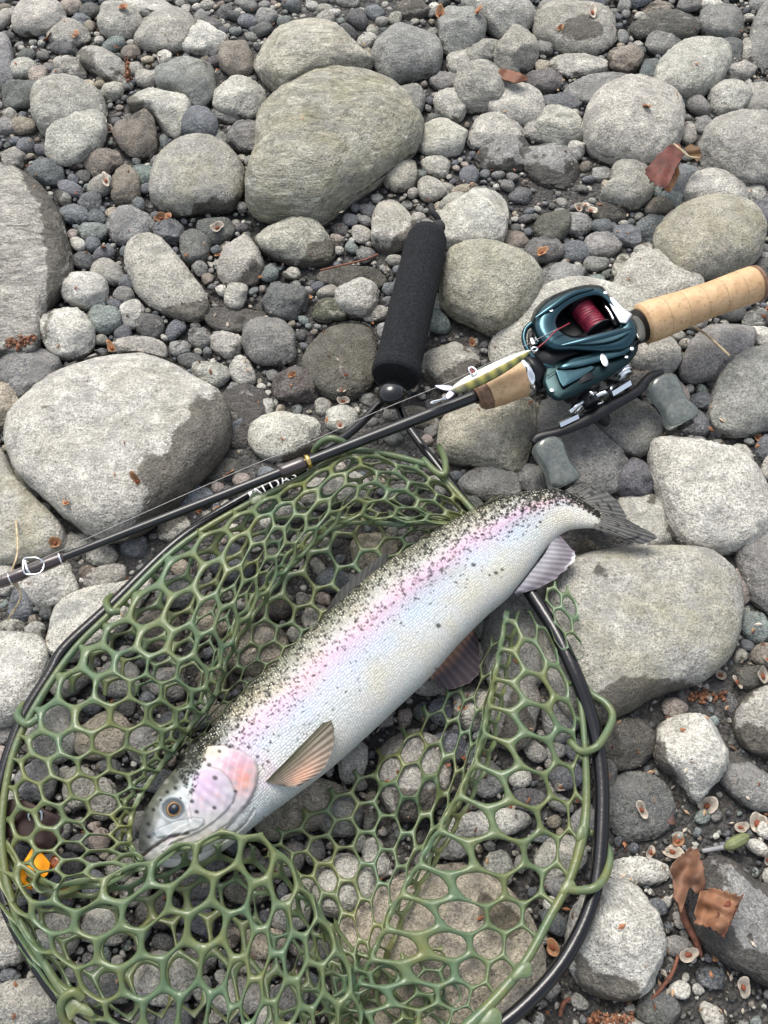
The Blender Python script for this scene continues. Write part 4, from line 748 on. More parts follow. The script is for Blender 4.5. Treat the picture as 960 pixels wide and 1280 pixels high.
# print on the hoop: white letters, half under the rod
def text_on(name, s, pa, pb, z, size, mat, parent, lift=.0006):
    cu = bpy.data.curves.new(name, 'FONT'); cu.body = s; cu.size = size; cu.extrude = .0002; cu.space_character = 1.1; cu.align_x = 'CENTER'; cu.align_y = 'CENTER'
    tmp = bpy.data.objects.new('t', cu); COL.objects.link(tmp); dg_ = bpy.context.evaluated_depsgraph_get(); me = bpy.data.meshes.new_from_object(tmp.evaluated_get(dg_)); COL.objects.unlink(tmp); bpy.data.objects.remove(tmp)
    a, b = at(pa[0], pa[1], z), at(pb[0], pb[1], z); d = b-a; o = bpy.data.objects.new(name, me); COL.objects.link(o); me.materials.clear(); me.materials.append(mat)
    o.rotation_euler = (0, 0, math.atan2(d[1], d[0])); o.parent = parent; o.location = Vector(tuple((a+b)/2+np.array([0, 0, lift])))-parent.location; return o
text_on('lettering', 'ALDAS', (318,618), (368,594), HZ+.0071, .0140, M_WHITE, NET)
MB().box(at(314, 619, HZ+.0066), (.0016, .0008, 0), (-.0018, .0035, 0), (0, 0, .0005)).build('print_band', M_WHITE, NET, smooth=False)

def net_sheet(name, ctrl, nu, nv, seed=0, w=.088, th=.0024, ph=(0., 0.), drape=True, jit=.0035, lo=0., mask=None, label=None, keep=None):
    """a sheet of hexagonal rubber mesh: ctrl is rows x cols of (x, y, height), the lattice runs nu cells along the columns and nv along the rows"""
    rows, cols = len(ctrl), len(ctrl[0]); Cw = np.array([[at(*p) for p in r] for r in ctrl])
    nh = 6; ring_a = []
    for e in range(6):
        a0, a1 = math.radians(90+60*e), math.radians(150+60*e)
        c0, c1 = np.array([math.cos(a0)*.57735, math.sin(a0)*.57735]), np.array([math.cos(a1)*.57735, math.sin(a1)*.57735])
        for k in range(4): ring_a.append(c0+(c1-c0)*k/4)
    H = np.array(ring_a); A = np.arctan2(H[:, 1], H[:, 0]); circ = np.stack([np.cos(A), np.sin(A)], 1)*(.5-w)*1.02
    hole = .16*(H*(1-w/.5))+.84*circ
    q = [(0, 1.), (.40, .86), (.78, .52), (1., 0.), (.78, -.52), (.40, -.86), (0, -1.)]
    Vl, hts, F, n = [], [], [], 0; R = np.random.default_rng(seed)
    for j in range(int(nv/.866)+2):
        for i in range(-1, nu+2):
            cx, cy = i+.5*(j % 2)+ph[0], j*.866+ph[1]
            if not (-.25 < cx < nu+.25 and -.25 < cy < nv+.25): continue
            if mask is not None and not mask(cx/nu, cy/nv): continue
            ex = 1+R.normal(0, .05); hh = hole*ex
            for f, h in q:
                Vl.append(np.array([cx, cy])+H*(1-f)+hh*f); hts.append(np.full(24, h))
            for k in range(6):
                for a in range(24): b = (a+1) % 24; F.append([n+k*24+a, n+k*24+b, n+(k+1)*24+b, n+(k+1)*24+a])
            n += 24*7
    P2, hts, F = np.vstack(Vl), np.concatenate(hts), np.array(F)
    key = np.round(np.stack([P2[:, 0], P2[:, 1], hts*.1], 1), 3); _, first, inv = np.unique(key, axis=0, return_index=True, return_inverse=True); inv = inv.ravel(); P2, hts, F = P2[first], hts[first], inv[F]
    # organic wander of the lattice
    wob = np.stack([fbm(np.stack([P2[:, 0], P2[:, 1], P2[:, 0]*0+k*9], 1), .9, seed*5+k) for k in range(2)], 1)*.10; P3 = P2+wob
    def ev(p):
        u = np.clip(p[:, 0]/nu, -.02, 1.02)*(cols-1); v = np.clip(p[:, 1]/nv, -.02, 1.02)*(rows-1)
        i = np.clip(np.floor(u).astype(int), 0, cols-2); j = np.clip(np.floor(v).astype(int), 0, rows-2); fu, fv = (u-i)[:, None], (v-j)[:, None]
        ex = np.pad(Cw, ((1, 1), (1, 1), (0, 0)), mode='reflect', reflect_type='odd')
        def cr(a, b, c, d, f): return 0.5*((2*b)+(-a+c)*f+(2*a-5*b+4*c-d)*f*f+(-a+3*b-3*c+d)*f**3)
        rowsv = [cr(ex[j+k, i], ex[j+k, i+1], ex[j+k, i+2], ex[j+k, i+3], fu) for k in range(4)]
        return cr(*rowsv, fv)
    S0 = ev(P3); e = .02; du, dv = ev(P3+[e, 0])-S0, ev(P3+[0, e])-S0; Nn = np.cross(du, dv); Nn /= np.linalg.norm(Nn, axis=1)[:, None]+1e-9
    
    S0[:, 2] += jit*fbm(np.stack([P3[:, 0], P3[:, 1], P3[:, 0]*0], 1), 1.0, seed+77)
    if drape:
        keyc = np.round(S0[:, :2]/.004).astype(int); uq, iv = np.unique(keyc, axis=0, return_inverse=True); iv = iv.ravel(); hz = np.array([max(top(x*.004, y*.004), -1) for x, y in uq])+.0025
        S0[:, 2] = np.maximum(S0[:, 2], hz[iv]+lo)
    V = S0+Nn*(hts*th)[:, None]; uv = None
    if keep is not None:
        ok = keep(to_px(S0)); fm_ = ok[F].all(1); F = F[fm_]; us, inv2 = np.unique(F, return_inverse=True); V = V[us]; F = inv2.reshape(-1, 4)
    o = mesh(name, V, F, M_NET, NET, True)
    if label: o['label'] = label
    return o
# upper left: the bag bulges over the hoop and dips towards the fish (rows: from the hoop inwards; columns: along the hoop)
oA = [(598,646,.052),(545,592,.052),(450,564,.056),(382,596,.058),(308,632,.056),(224,684,.056),(142,764,.055),(88,820,.055),(36,900,.055),(12,965,.055),(4,1045,.056),(8,1115,.054)]
mA = [(596,652,.050),(530,610,.056),(452,590,.068),(385,622,.074),(325,655,.080),(255,722,.082),(185,795,.080),(135,855,.076),(88,925,.072),(62,985,.070),(50,1050,.068),(52,1105,.068)]
nA = [(592,656,.048),(520,635,.058),(445,625,.070),(382,665,.076),(330,705,.080),(275,765,.080),(228,830,.076),(188,885,.070),(140,945,.064),(115,1000,.060),(105,1055,.060),(110,1095,.070)]
iA = [(585,655,.046),(508,655,.050),(432,655,.056),(372,700,.060),(330,752,.060),(292,812,.056),(268,870,.050),(232,915,.046),(195,962,.046),(168,1010,.050),(162,1055,.056),(178,1080,.074)]
net_sheet('net_bag', [oA, mA, nA, iA, [(x-16, y-8, z-.018) for x, y, z in iA]], 22, 6, seed=3, w=.080, th=.0023)
lowz = lambda L, dz: [(x, y, max(.012, z+dz)) for x, y, z in L]
net_sheet('net_bag', [lowz(oA, -.004), [(x+10, y+8, .034) for x, y, z in mA], [(x+6, y+4, .028) for x, y, z in nA], [(x-2, y+2, .026) for x, y, z in iA]], 24, 5, seed=9, w=.078, th=.0021, ph=(.3, .2), jit=.004, keep=lambda q: ~((q[:, 0] < 175) & (q[:, 1] > 870)), label='lower layer of the folded green mesh')
# single slack layer between the bulge and the back of the fish
net_sheet('net_bag', [[(590,650,.045),(505,640,.040),(430,650,.034),(365,700,.030),(318,765,.028),(285,830,.026),(250,900,.024),(205,960,.024)],
                      [(590,655,.045),(518,668,.034),(455,700,.030),(400,745,.026),(355,790,.024),(312,840,.024),(270,890,.024),(225,935,.024)],
                      [(590,660,.045),(535,685,.030),(482,722,.028),(432,765,.024),(385,812,.022),(340,850,.022),(290,895,.022),(240,945,.024)]], 14, 3, seed=12, w=.072, th=.0020, label='single slack layer of mesh beside the back of the fish')
# front: folded up over the jaw (first row is the fold)
fB = [(2,1050,.056),(50,1100,.066),(110,1100,.074),(180,1077,.082),(240,1050,.090),(300,1040,.089),(345,1058,.081),(378,1105,.072),(405,1150,.066),(432,1200,.062),(450,1262,.056),(455,1300,.052)]
net_sheet('net_bag', [[(x+2, y+16, z-.022) for x, y, z in fB], fB,
                      [(-2,1090,.055),(42,1135,.068),(105,1145,.078),(172,1130,.084),(232,1108,.088),(288,1100,.086),(328,1118,.080),(355,1152,.074),(378,1195,.070),(400,1238,.066),(420,1290,.058),(428,1320,.052)],
                      [(6,1130,.054),(46,1175,.062),(105,1195,.070),(168,1190,.076),(225,1170,.078),(276,1165,.078),(310,1185,.075),(332,1218,.072),(352,1255,.068),(372,1290,.062),(385,1325,.056),(390,1345,.052)],
                      [(20,1165,.052),(66,1222,.056),(118,1248,.060),(172,1250,.064),(222,1245,.066),(262,1240,.068),(290,1258,.068),(308,1282,.066),(325,1305,.062),(340,1330,.058),(350,1350,.054),(355,1365,.050)],
                      [(40,1205,.050),(78,1250,.052),(128,1285,.052),(172,1305,.052),(215,1318,.054),(250,1330,.056),(280,1340,.056),(300,1350,.056),(312,1355,.054),(320,1362,.052),(325,1370,.050),(330,1375,.048)]],
          12, 6, seed=21, w=.080, th=.0026, drape=False, label='upper fold of mesh drawn over the jaw of the fish')
net_sheet('net_bag', [[(10,1060,.050),(60,1105,.055),(120,1106,.060),(182,1088,.070),(242,1064,.082),(302,1057,.080),(350,1078,.070),(390,1120,.055),(440,1170,.045),(500,1210,.040),(560,1240,.038)],
                      [(15,1110,.045),(70,1140,.036),(130,1135,.034),(185,1120,.036),(245,1100,.038),(300,1100,.038),(355,1130,.036),(400,1170,.034),(450,1215,.034),(505,1250,.034),(560,1275,.034)],
                      [(30,1160,.045),(80,1190,.034),(140,1195,.032),(200,1180,.032),(255,1165,.032),(310,1170,.032),(360,1195,.032),(410,1230,.032),(455,1260,.032),(510,1290,.034),(560,1305,.036)],
                      [(60,1225,.048),(110,1255,.044),(170,1275,.044),(225,1270,.042),(280,1275,.042),(330,1285,.042),(380,1300,.042),(430,1315,.044),(480,1325,.044),(530,1325,.046),(580,1318,.048)]], 13, 4, seed=23, w=.080, th=.0022, ph=(.4, .1), label='lower layer of the front fold')
# right: stretched single layer from the long fold to the hoop
G_ = [(632,772,.050),(622,830,.056),(612,885,.056),(600,940,.054),(572,1000,.052),(535,1065,.050),(500,1125,.052),(470,1190,.054),(445,1240,.054),(410,1290,.052)]
Mx = [(655,775,.050),(662,838,.060),(668,900,.062),(660,965,.060),(638,1030,.056),(605,1095,.052),(572,1150,.050),(540,1205,.050),(510,1255,.050),(470,1300,.050)]
Nx = [(676,778,.050),(698,850,.056),(712,915,.052),(706,985,.048),(688,1050,.046),(655,1115,.044),(620,1172,.044),(588,1225,.046),(552,1270,.048),(510,1310,.049)]
Ox = [(690,780,.050),(714,850,.050),(728,925,.050),(731,1010,.048),(714,1080,.048),(688,1138,.047),(652,1200,.047),(612,1252,.048),(575,1290,.049),(530,1325,.049)]
net_sheet('net_bag', [[(x+12, y+6, z-.018) for x, y, z in G_], G_, Mx, Nx, Ox], 14, 4, seed=31, w=.072, th=.0024, ph=(.1, .3), jit=.002, drape=False, label='open mesh stretched between the long fold and the right side of the hoop')
for k_, (dx_, dz_, a_) in enumerate([]):
    gp = cat_rom(np.array(G_, float), 46); t_ = np.linspace(0, 1, 46); gp[:, 0] += dx_+a_*np.sin(t_*(9+2.3*k_)+k_*1.7)*.6; gp[:, 2] += dz_+.002*np.sin(t_*17+k_)
    MB().tube(pxpath(gp), [.0018+.0009*abs(math.sin(q_*.9+k_)) for q_ in range(46)], 10, n=140).build('fold_strand', M_NET, NET)
if False: net_sheet('net_bag', [[(x-14, y-6, .046) for x, y, z in G_], [(x-1, y+2, .060) for x, y, z in G_], [(x+16, y+8, .040) for x, y, z in G_]], 17, 2, seed=33, w=.10, th=.0022, jit=.004, drape=False, label='gathered strands of the long diagonal fold')
# sunken single layer below the belly
net_sheet('net_bag', [[(628,785,.030),(580,835,.026),(540,875,.024),(500,915,.022),(455,955,.022),(405,995,.024),(350,1035,.028),(320,1060,.034)],
                      [(624,830,.030),(592,880,.024),(560,920,.022),(520,965,.022),(480,1000,.022),(435,1035,.024),(392,1070,.028),(360,1095,.034)],
                      [(615,885,.036),(596,935,.028),(568,985,.026),(535,1025,.024),(500,1062,.024),(462,1095,.026),(425,1130,.030),(392,1150,.036)],
                      [(606,925,.046),(590,975,.044),(562,1030,.042),(532,1085,.040),(502,1130,.040),(472,1175,.042),(446,1205,.044),(420,1225,.046)]], 11, 5, seed=41, w=.072, th=.0021, jit=.002, label='sunken layer of mesh on the stones below the belly')
# bottom: gathered, crumpled folds
net_sheet('net_bag', [[(380,1170,.052),(410,1205,.050),(440,1205,.048),(475,1200,.046),(510,1190,.044),(545,1175,.044)],
                      [(360,1230,.056),(400,1248,.054),(445,1245,.050),(490,1238,.048),(530,1225,.046),(565,1210,.045)],
                      [(340,1295,.054),(385,1290,.056),(440,1288,.052),(490,1280,.050),(540,1268,.048),(580,1250,.047)]], 6, 3, seed=51, w=.082, th=.0022, jit=.006, drape=False, label='crumpled mesh at the bottom of the bag')
# scrap of mesh between the fins and the hoop
net_sheet('net_bag', [[(686,726,.054),(702,730,.058),(718,738,.056)], [(682,758,.056),(702,770,.060),(724,784,.058)], [(694,806,.058),(710,816,.060),(728,828,.058)]], 2, 3, seed=61, w=.09, th=.002, jit=.002, drape=False)
# edge cords and the loops that hang the bag on the hoop
cd = MB()
cd.tube(pxpath([(712,838,.052),(724,870,.052),(731,930,.052),(733,1000,.050),(728,1045,.050),(712,1100,.050),(690,1142,.050),(655,1205,.050),(610,1258,.051),(560,1305,.052)]), [.0030,.0028,.0028,.0034,.0042,.0036,.0034,.0036,.0042,.005], 10, n=80)
cd.tube(pxpath([(600,648,.053),(548,592,.053),(520,577,.055),(450,563,.057),(415,574,.058),(384,594,.059),(345,613,.056),(308,631,.056),(224,683,.057),(142,763,.057),(88,818,.056),(36,898,.056),(12,960,.056),(2,1045,.056),(16,1130,.055),(50,1195,.054),(85,1248,.053),(120,1275,.052)]), .0032, 10, n=160)
cd.build('edge_cord', M_NET, NET)
lp = MB()
for pth in ([(712,926,.048),(726,939,.054),(745,934,.060),(757,918,.056),(766,895,.050),(756,878,.046),(738,866,.043),(722,842,.043),(706,806,.044),(694,784,.046)],
            [(703,1110,.048),(722,1113,.055),(742,1110,.060),(755,1098,.056),(762,1076,.048),(758,1058,.041),(748,1046,.036),(736,1040,.042)],
            [(529,574,.054),(545,590,.060),(556,592,.062),(556,575,.056),(549,558,.044)],
            [(392,566,.044),(398,556,.054),(412,548,.062),(428,552,.060),(436,560,.052)],
            [(140,745,.044),(133,752,.054),(138,764,.062),(150,764,.060)],
            [(92,1285,.044),(78,1270,.052),(78,1250,.060),(92,1240,.062),(104,1248,.058)],
            [(30,880,.044),(22,895,.056),(34,905,.062),(48,898,.060)]):
    MB().tube(pxpath(pth), .0033, 10, n=36).build('hanging_loop', M_NET, NET)
def web(name, pts, z, th=.0028):
    q = np.array([at(x, y, z) for x, y in pts]); c = q.mean(0); n = len(q); V = [c+[0, 0, th]]+[p for p in q]+[c-[0, 0, th]]
    F = [[0, 1+i, 1+(i+1) % n] for i in range(n)]+[[n+1, 1+(i+1) % n, 1+i] for i in range(n)]; o = mesh(name, V, F, M_NET, NET, True); m = o.modifiers.new('s', 'SUBSURF'); m.levels = m.render_levels = 2; return o
web('web_patch', [(306,622),(318,607),(324,612),(330,619),(345,616),(324,634),(308,636)], HZ+.012)
web('web_patch', [(66,1232),(84,1228),(110,1250),(135,1275),(112,1276),(96,1262),(86,1290),(78,1270)], HZ+.010, .004)
web('web_patch', [(722,1030),(731,1024),(738,1042),(732,1050),(720,1060),(716,1046)], .053, .004)
web('web_patch', [(700,1098),(716,1090),(724,1108),(730,1116),(708,1118),(690,1130)], .052, .004)
web('web_patch', [(636,1210),(664,1190),(672,1210),(666,1228),(650,1222),(628,1240)], .053, .004)
web('web_patch', [(600,1262),(622,1245),(640,1275),(620,1300),(580,1300)], .053, .005)
# ------------------------------------------------------------------ rod, reel and lure
M_BLANK = plain('rod blank', (.010,.011,.011), .3, spec=.4, coat=.2, var=.3, vscale=60)
M_WRAP = plain('brown thread wrap', (.035,.022,.022), .3, spec=.5, coat=.6, bump=.5, bscale=1200, bdist=.0004)
M_GOLD = plain('gold ring', (.62,.43,.14), .25, 1.)
M_STEEL = plain('polished steel', (.78,.79,.80), .16, 1.)
def cork_mat():
    s = NT('cork'); v = s.n('TexCoord').outputs['Object']; c = s.mix(s.map(s.noise(v, 55, 4, .6), .35, .65, 0, 1), (.43, .27, .135, 1), (.55, .37, .20, 1))
    c = s.mix(s.map(s.noise(v, 240, 4, .7), .56, .66, 0, .7), c, (.26, .14, .07, 1)); c = s.mix(s.map(s.noise(v, 600, 2), .6, .7, 0, .4), c, (.3, .17, .09, 1))
    return s.set(Base_Color=c, Roughness=.55, Normal=s.bump(s.noise(v, 300, 4), .35, .0008))
M_CORK = cork_mat(); M_DCORK = plain('burnt cork', (.17,.095,.055), .55, var=.3, vscale=200, bump=.4, bscale=400)
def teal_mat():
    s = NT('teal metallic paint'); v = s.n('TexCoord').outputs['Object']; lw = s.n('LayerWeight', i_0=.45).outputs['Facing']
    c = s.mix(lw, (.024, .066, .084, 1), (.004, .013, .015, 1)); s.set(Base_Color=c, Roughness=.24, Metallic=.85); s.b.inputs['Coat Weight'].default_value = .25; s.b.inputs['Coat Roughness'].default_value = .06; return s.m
M_TEAL = teal_mat(); M_TEALD = plain('dark teal metal', (.006,.020,.022), .3, .8, coat=.08); M_BLK = plain('black anodised metal', (.007,.0075,.009), .38, .0, spec=.3)
M_CHROME = plain('brushed chrome', (.72,.74,.76), .2, 1., bump=.15, bscale=900, bdist=.0003); M_LINE = plain('burgundy line', (.20,.012,.035), .45, spec=.5, var=.35, vscale=300, bump=.4, bscale=900, bdist=.0004)
M_RED = plain('red leader line', (.22,.018,.03), .35); M_THIN = plain('clear line', (.30,.29,.27), .3, spec=.5)
ROD = empty('fishing_rod', at(600, 500, 0)*[1, 1, 0]); tag(ROD, 'black fishing rod with a cork grip lying across the net hoop', 'fishing rod')
RZ = lambda x: .060+.004*sstep(x, 0, 400)+.010*sstep(x, 500, 700)
RL = [(-220,796),(0,728),(79,696.5),(219,640),(385,577),(475,531.5),(541,508),(592,496)]
def rp(x, y, dz=0): return at(x, y, RZ(x)+dz)
_a, _b = at(-220, 814, .056), at(596, 494.5, .075); rpts = np.array([_a+(_b-_a)*k/7. for k in range(8)]); rad = np.array([.0030,.0033,.0037,.0041,.0045,.0050,.0056,.0061])
MB().tube(rpts, rad, 16, n=120).build('rod_blank', M_BLANK, ROD)
def along(x):
    lo_, hi_ = 0., 1.
    for _ in range(30):
        m_ = (lo_+hi_)/2
        if to_px(_a+(_b-_a)*m_)[0] < x: lo_ = m_
        else: hi_ = m_
    return _a+(_b-_a)*lo_
wr = MB(); wr.tube([along(x) for x in np.linspace(-4, 34, 8)], [.0046,.0056,.0058,.0056,.0056,.0058,.0056,.0052], 14); wr.tube([along(x) for x in np.linspace(34, 80, 8)], [.0050,.0056,.0060,.0060,.0060,.0058,.0054,.0048], 14); wr.build('thread_wrap', M_WRAP, ROD)
wr = MB(); wr.tube([along(x) for x in (350, 354, 378, 382)], [.0057,.0066,.0067,.006], 14); wr.build('thread_wrap', M_WRAP, ROD)
for x0, x1, r in ((383, 387.5, .0072), (75, 77, .0060), (12, 13.5, .0062)): MB().tube([along(x0), along(x1)], r, 18).build('winding_ring', M_GOLD if x0 == 383 else M_STEEL, ROD)
gd = MB(); c0 = pxpath([(30,699,.072),(29,712,.072),(34,718,.070),(50,716,.070),(55,705,.070),(48,698,.073),(38,697,.073)]); gd.tube(c0, .0008, 8, True, 60); gd.tube(pxpath([(31,700,.066),(34,712,.066),(38,716,.064)]), .0014, 8, n=12); gd.build('line_guide', M_STEEL, ROD)
gd = MB(); gd.tube(pxpath([(387,578,.060),(391,584,.054),(388,590,.052),(384,586,.056)]), .0008, 8, n=16); gd.build('hook_keeper', M_STEEL, ROD)
lathe('winding_check', rp(588, 497), rp(600, 493), [(0, .5, 0), (.4, .8, 0), (1, 1, 0)], .0098, M_BLK, ROD)
def cork_grip(pa, za, pb, zb, radii, mat, name='cork_grip', lab=None):
    a, b = at(*pa, za), at(*pb, zb); o = lathe(name, a, b, [(u, r, 0) for u, r in radii], 1., mat, ROD, 44, 80)
    if lab: o['label'] = lab
    return o
kr = pxm(730, 430, .07)
cork_grip((597,498), .072, (610,492), .074, [(0, kr*13), (.3, kr*17), (1, kr*19)], M_DCORK, 'cork_ring')
cork_grip((609,492.5), .074, (655,471), .076, [(0, kr*18.5), (.3, kr*21), (.8, kr*23), (1, kr*22.5)], M_CORK, lab='short front cork grip')
sr = MB(); sr.tube([at(652,472,.076), at(655,471,.076), at(659,469,.076)], [kr*24, kr*24.5, kr*24], 30); sr.build('seat_ring', M_STEEL, ROD)
sr = MB(); sr.tube([at(659,469,.076), at(664,467,.076), at(672,463,.076)], [kr*24.5, kr*24, kr*22], 30); sr.tube([at(672,463,.076), at(700,450,.076), at(760,424,.076), at(800,407,.077)], [kr*21, kr*20, kr*19, kr*22], 24); sr.build('reel_seat', M_BLK, ROD)
cork_grip((801,406), .077, (948,353), .082, [(0, kr*22), (.02, kr*26), (.12, kr*26.5), (.35, kr*24), (.6, kr*22.5), (.85, kr*23.5), (.95, kr*23.5), (.985, kr*21), (1, kr*14), (1, kr*1)], M_CORK, lab='long rear cork grip')
cork_grip((943,355), .082, (951,352), .082, [(0, kr*23.8), (.5, kr*23), (.8, kr*18), (1, kr*1)], M_DCORK, 'butt_cap')
for u in (.18, .34, .5, .66, .82): 
    a_ = at(801, 406, .077)*(1-u)+at(948, 353, .082)*u; b_ = a_+(at(948, 353, .082)-at(801, 406, .077))*.0025; rr_ = np.interp(u, [0, .02, .12, .35, .6, .85], np.array([22, 26, 26.5, 24, 22.5, 23.5])*kr)*1.003; MB().tube([a_, b_], rr_, 44).build('cork_joint', M_DCORK, ROD)
# ---- reel
REEL = empty('fishing_reel', at(735, 430, 0)*[1, 1, 0]); tag(REEL, 'low profile fishing reel of teal metal with burgundy line, clamped to the rod', 'fishing reel')
def resamp(pts, n, c=None, sharp=False):
    q = np.asarray(pts, float); p = np.concatenate([q[i]+(q[(i+1) % len(q)]-q[i])*np.linspace(0, 1, 40, endpoint=False)[:, None] for i in range(len(q))]) if sharp else cat_rom(q, 400, True); c = p.mean(0) if c is None else np.asarray(c, float); a = np.arctan2(p[:, 1]-c[1], p[:, 0]-c[0]); r = np.linalg.norm(p-c, axis=1); o = np.argsort(a); a, r = a[o], r[o]
    t = np.linspace(-math.pi, math.pi, n, endpoint=False); rr_ = np.interp(t, np.concatenate([a[-1:]-2*math.pi, a, a[:1]+2*math.pi]), np.concatenate([r[-1:], r, r[:1]])); return c+np.stack([np.cos(t), np.sin(t)], 1)*rr_[:, None]
def loft(name, rings, mat, parent, cap0=True, cap1=True, sub=0, smooth=True, closed=False):
    n = len(rings[0]); V = np.vstack(rings); F = []; m = len(rings)
    for k in range(m if closed else m-1):
        k2 = (k+1) % m
        for i in range(n): j = (i+1) % n; F.append([k*n+i, k*n+j, k2*n+j, k2*n+i])
    if not closed:
        if cap0: F.append(list(range(n))[::-1])
        if cap1: F.append(list(range((m-1)*n, m*n)))
    o = mesh(name, V, F, mat, parent, smooth)
    if sub: q = o.modifiers.new('s', 'SUBSURF'); q.levels = q.render_levels = sub
    return o
def ringz(p2, z): return np.array([at(x, y, z_) for (x, y), z_ in zip(p2, np.broadcast_to(z, len(p2)))])
def solid(name, outline, z0, z1, mat, parent, rnd=.0015, n=48, dome=0., c=None, sharp=False):
    """a rounded slab or dome standing on the outline"""
    o0 = resamp(outline, n, c, sharp); cc = o0.mean(0); k = pxm(*cc, z1); f = lambda g: cc+(o0-cc)*g; s_ = rnd/k/np.linalg.norm(o0-cc, axis=1).mean()
    return loft(name, [ringz(f(1-s_), z0), ringz(f(1), z0+rnd), ringz(f(1), z1-rnd), ringz(f(1-s_*.35), z1-rnd*.35), ringz(f(1-s_), z1), ringz(f(.8-s_), z1+dome*.4), ringz(f(.45), z1+dome*.85), ringz(f(.1), z1+dome)], mat, parent, smooth=not sharp or n > 85)
CC = (738,399); NN = 72
OUT = [(664,411),(666,394),(676,379),(690,370),(712,361),(735,356),(752,358),(760,366),(768,378),(780,388),(794,398),(800,410),(798,425),(788,438),(768,442),(742,442),(715,440),(690,440),(674,430)]
INN = [(696,405),(699,394),(712,382),(733,372),(750,371),(763,383),(773,398),(774,407),(765,412),(742,418),(718,420),(704,415)]
o_, i_ = resamp(OUT, NN, CC), resamp(INN, NN, CC); mixr = lambda f: o_*(1-f)+i_*f
an = np.linspace(-math.pi, math.pi, NN, endpoint=False); zt = .106+.004*np.cos(an+2.0)
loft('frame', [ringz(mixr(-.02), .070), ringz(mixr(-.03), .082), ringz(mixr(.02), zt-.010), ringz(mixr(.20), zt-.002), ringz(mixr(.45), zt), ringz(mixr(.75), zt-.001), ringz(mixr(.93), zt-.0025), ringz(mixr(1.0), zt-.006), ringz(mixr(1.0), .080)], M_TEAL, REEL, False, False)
solid('frame_core', OUT, .060, .081, M_BLK, REEL)
# raised ribs on the palm cover
rb = MB(); rb.tube(pxpath([(668,398,.107),(690,383,.110),(715,367,.111),(742,361,.110)]), [.001,.003,.0032,.001], 10, n=30, flat=.5); rb.tube(pxpath([(700,432,.107),(735,424,.110),(768,416,.110),(790,410,.108)]), [.001,.0035,.0035,.001], 10, n=30, flat=.5); rb.build('frame_rib', M_TEAL, REEL)
# front window with black level wind
MB().tube(pxpath([(665,404,.098),(657,412,.096),(655,425,.094),(662,441,.092),(675,454,.090),(693,461,.088)]), [.0030,.0026,.0024,.0026,.0028,.0028], 12, n=50).build('front_bar', M_TEAL, REEL)
solid('level_wind', [(661,414),(676,414),(696,432),(712,446),(698,457),(676,453),(662,438)], .062, .086, M_BLK, REEL, n=40)
MB().box(at(667,428,.089), (.0030,.0008,0), (-.001,.0040,0), (0,0,.003)).build('line_eye', M_CHROME, REEL, bevel=.0006)
MB().box(at(704,441,.089), (.0035,.0035,0), (-.001,.0012,0), (0,0,.002)).build('worm_shaft', M_CHROME, REEL, bevel=.0004)
# spool
u_ = at(800,406,.08)-at(655,471,.08); u_ /= np.linalg.norm(u_); vperp = np.array([u_[1], -u_[0], 0.]); sp_c = at(737,399,.088)
sp = MB(); nn_ = 40; ks = np.linspace(-1, 1, nn_); sp.tube([sp_c+vperp*k*.0150 for k in ks], [.0115+.0004*math.sin(i*2.1) for i in range(nn_)], 36); sp.build('spool_line', M_LINE, REEL)
sp = MB(); [sp.tube([sp_c+vperp*(s_*.0155), sp_c+vperp*(s_*.0172)], .0152, 36) for s_ in (-1, 1)]; sp.build('spool_flange', M_BLK, REEL, bevel=.0004)
lw = MB(); R9 = np.random.default_rng(2)
for k in range(12):
    k0 = -.9+1.8*k/11; an_ = np.linspace(.3, 2.8, 14); lw.tube([sp_c+vperp*(.0150*(k0+.06*math.sin(a_*2+k)))+u_*(-math.cos(a_)*.0119)+np.array([0, 0, math.sin(a_)*.0119]) for a_ in an_], .00045, 5)
lw.build('line_turn', M_LINE, REEL)
# thumb bar
tb = [(757,372),(766,370),(778,383),(791,393),(783,405),(775,404),(766,389)]
solid('thumb_bar', tb, .094, .106, M_CHROME, REEL, .0015, 60, sharp=True); solid('clutch_slot', [(752,376),(759,373),(772,398),(775,405),(768,407),(760,392)], .088, .098, M_BLK, REEL)
MB().tube(pxpath([(756,382,.100),(762,390,.101),(767,400,.101)]), .0012, 8, n=10).build('clutch_rod', M_CHROME, REEL)
solid('rear_hood', [(783,402),(792,394),(801,399),(806,410),(806,424),(798,426),(792,412)], .070, .098, plain('dark olive lacquer', (.03,.03,.018), .12, coat=.7), REEL, .002, 40)
# handle side plate, stepped
solid('side_plate', [(680,458),(695,447),(720,441),(752,434),(785,426),(799,424),(797,440),(786,455),(768,468),(742,482),(716,496),(697,502),(684,494),(677,478)], .058, .090, M_TEALD, REEL, .003, 90, .002, sharp=True)
solid('side_rib', [(696,460),(712,448),(742,440),(770,432),(790,428),(796,434),(780,444),(752,452),(725,459),(704,462)], .088, .0965, M_TEAL, REEL, .002, 90, .0006, sharp=True)
solid('side_facet', [(694,462),(718,462),(742,456),(744,460),(726,472),(704,484),(700,478)], .0885, .0945, M_TEAL, REEL, .0008, 80, .0004, sharp=True)
ov = solid('side_port', [(750,443),(755,441),(760,450),(760,457),(755,458),(751,451)], .090, .0985, M_CHROME, REEL, .001, 24)
sp_d = vperp   # the handle axis points away from the rod
def cyl(name, c, d, L_, r, mat, seg=32, bev=.0006):
    c = np.asarray(c); return MB().tube([c, c+d*L_], r, seg).build(name, mat, REEL, bevel=bev)
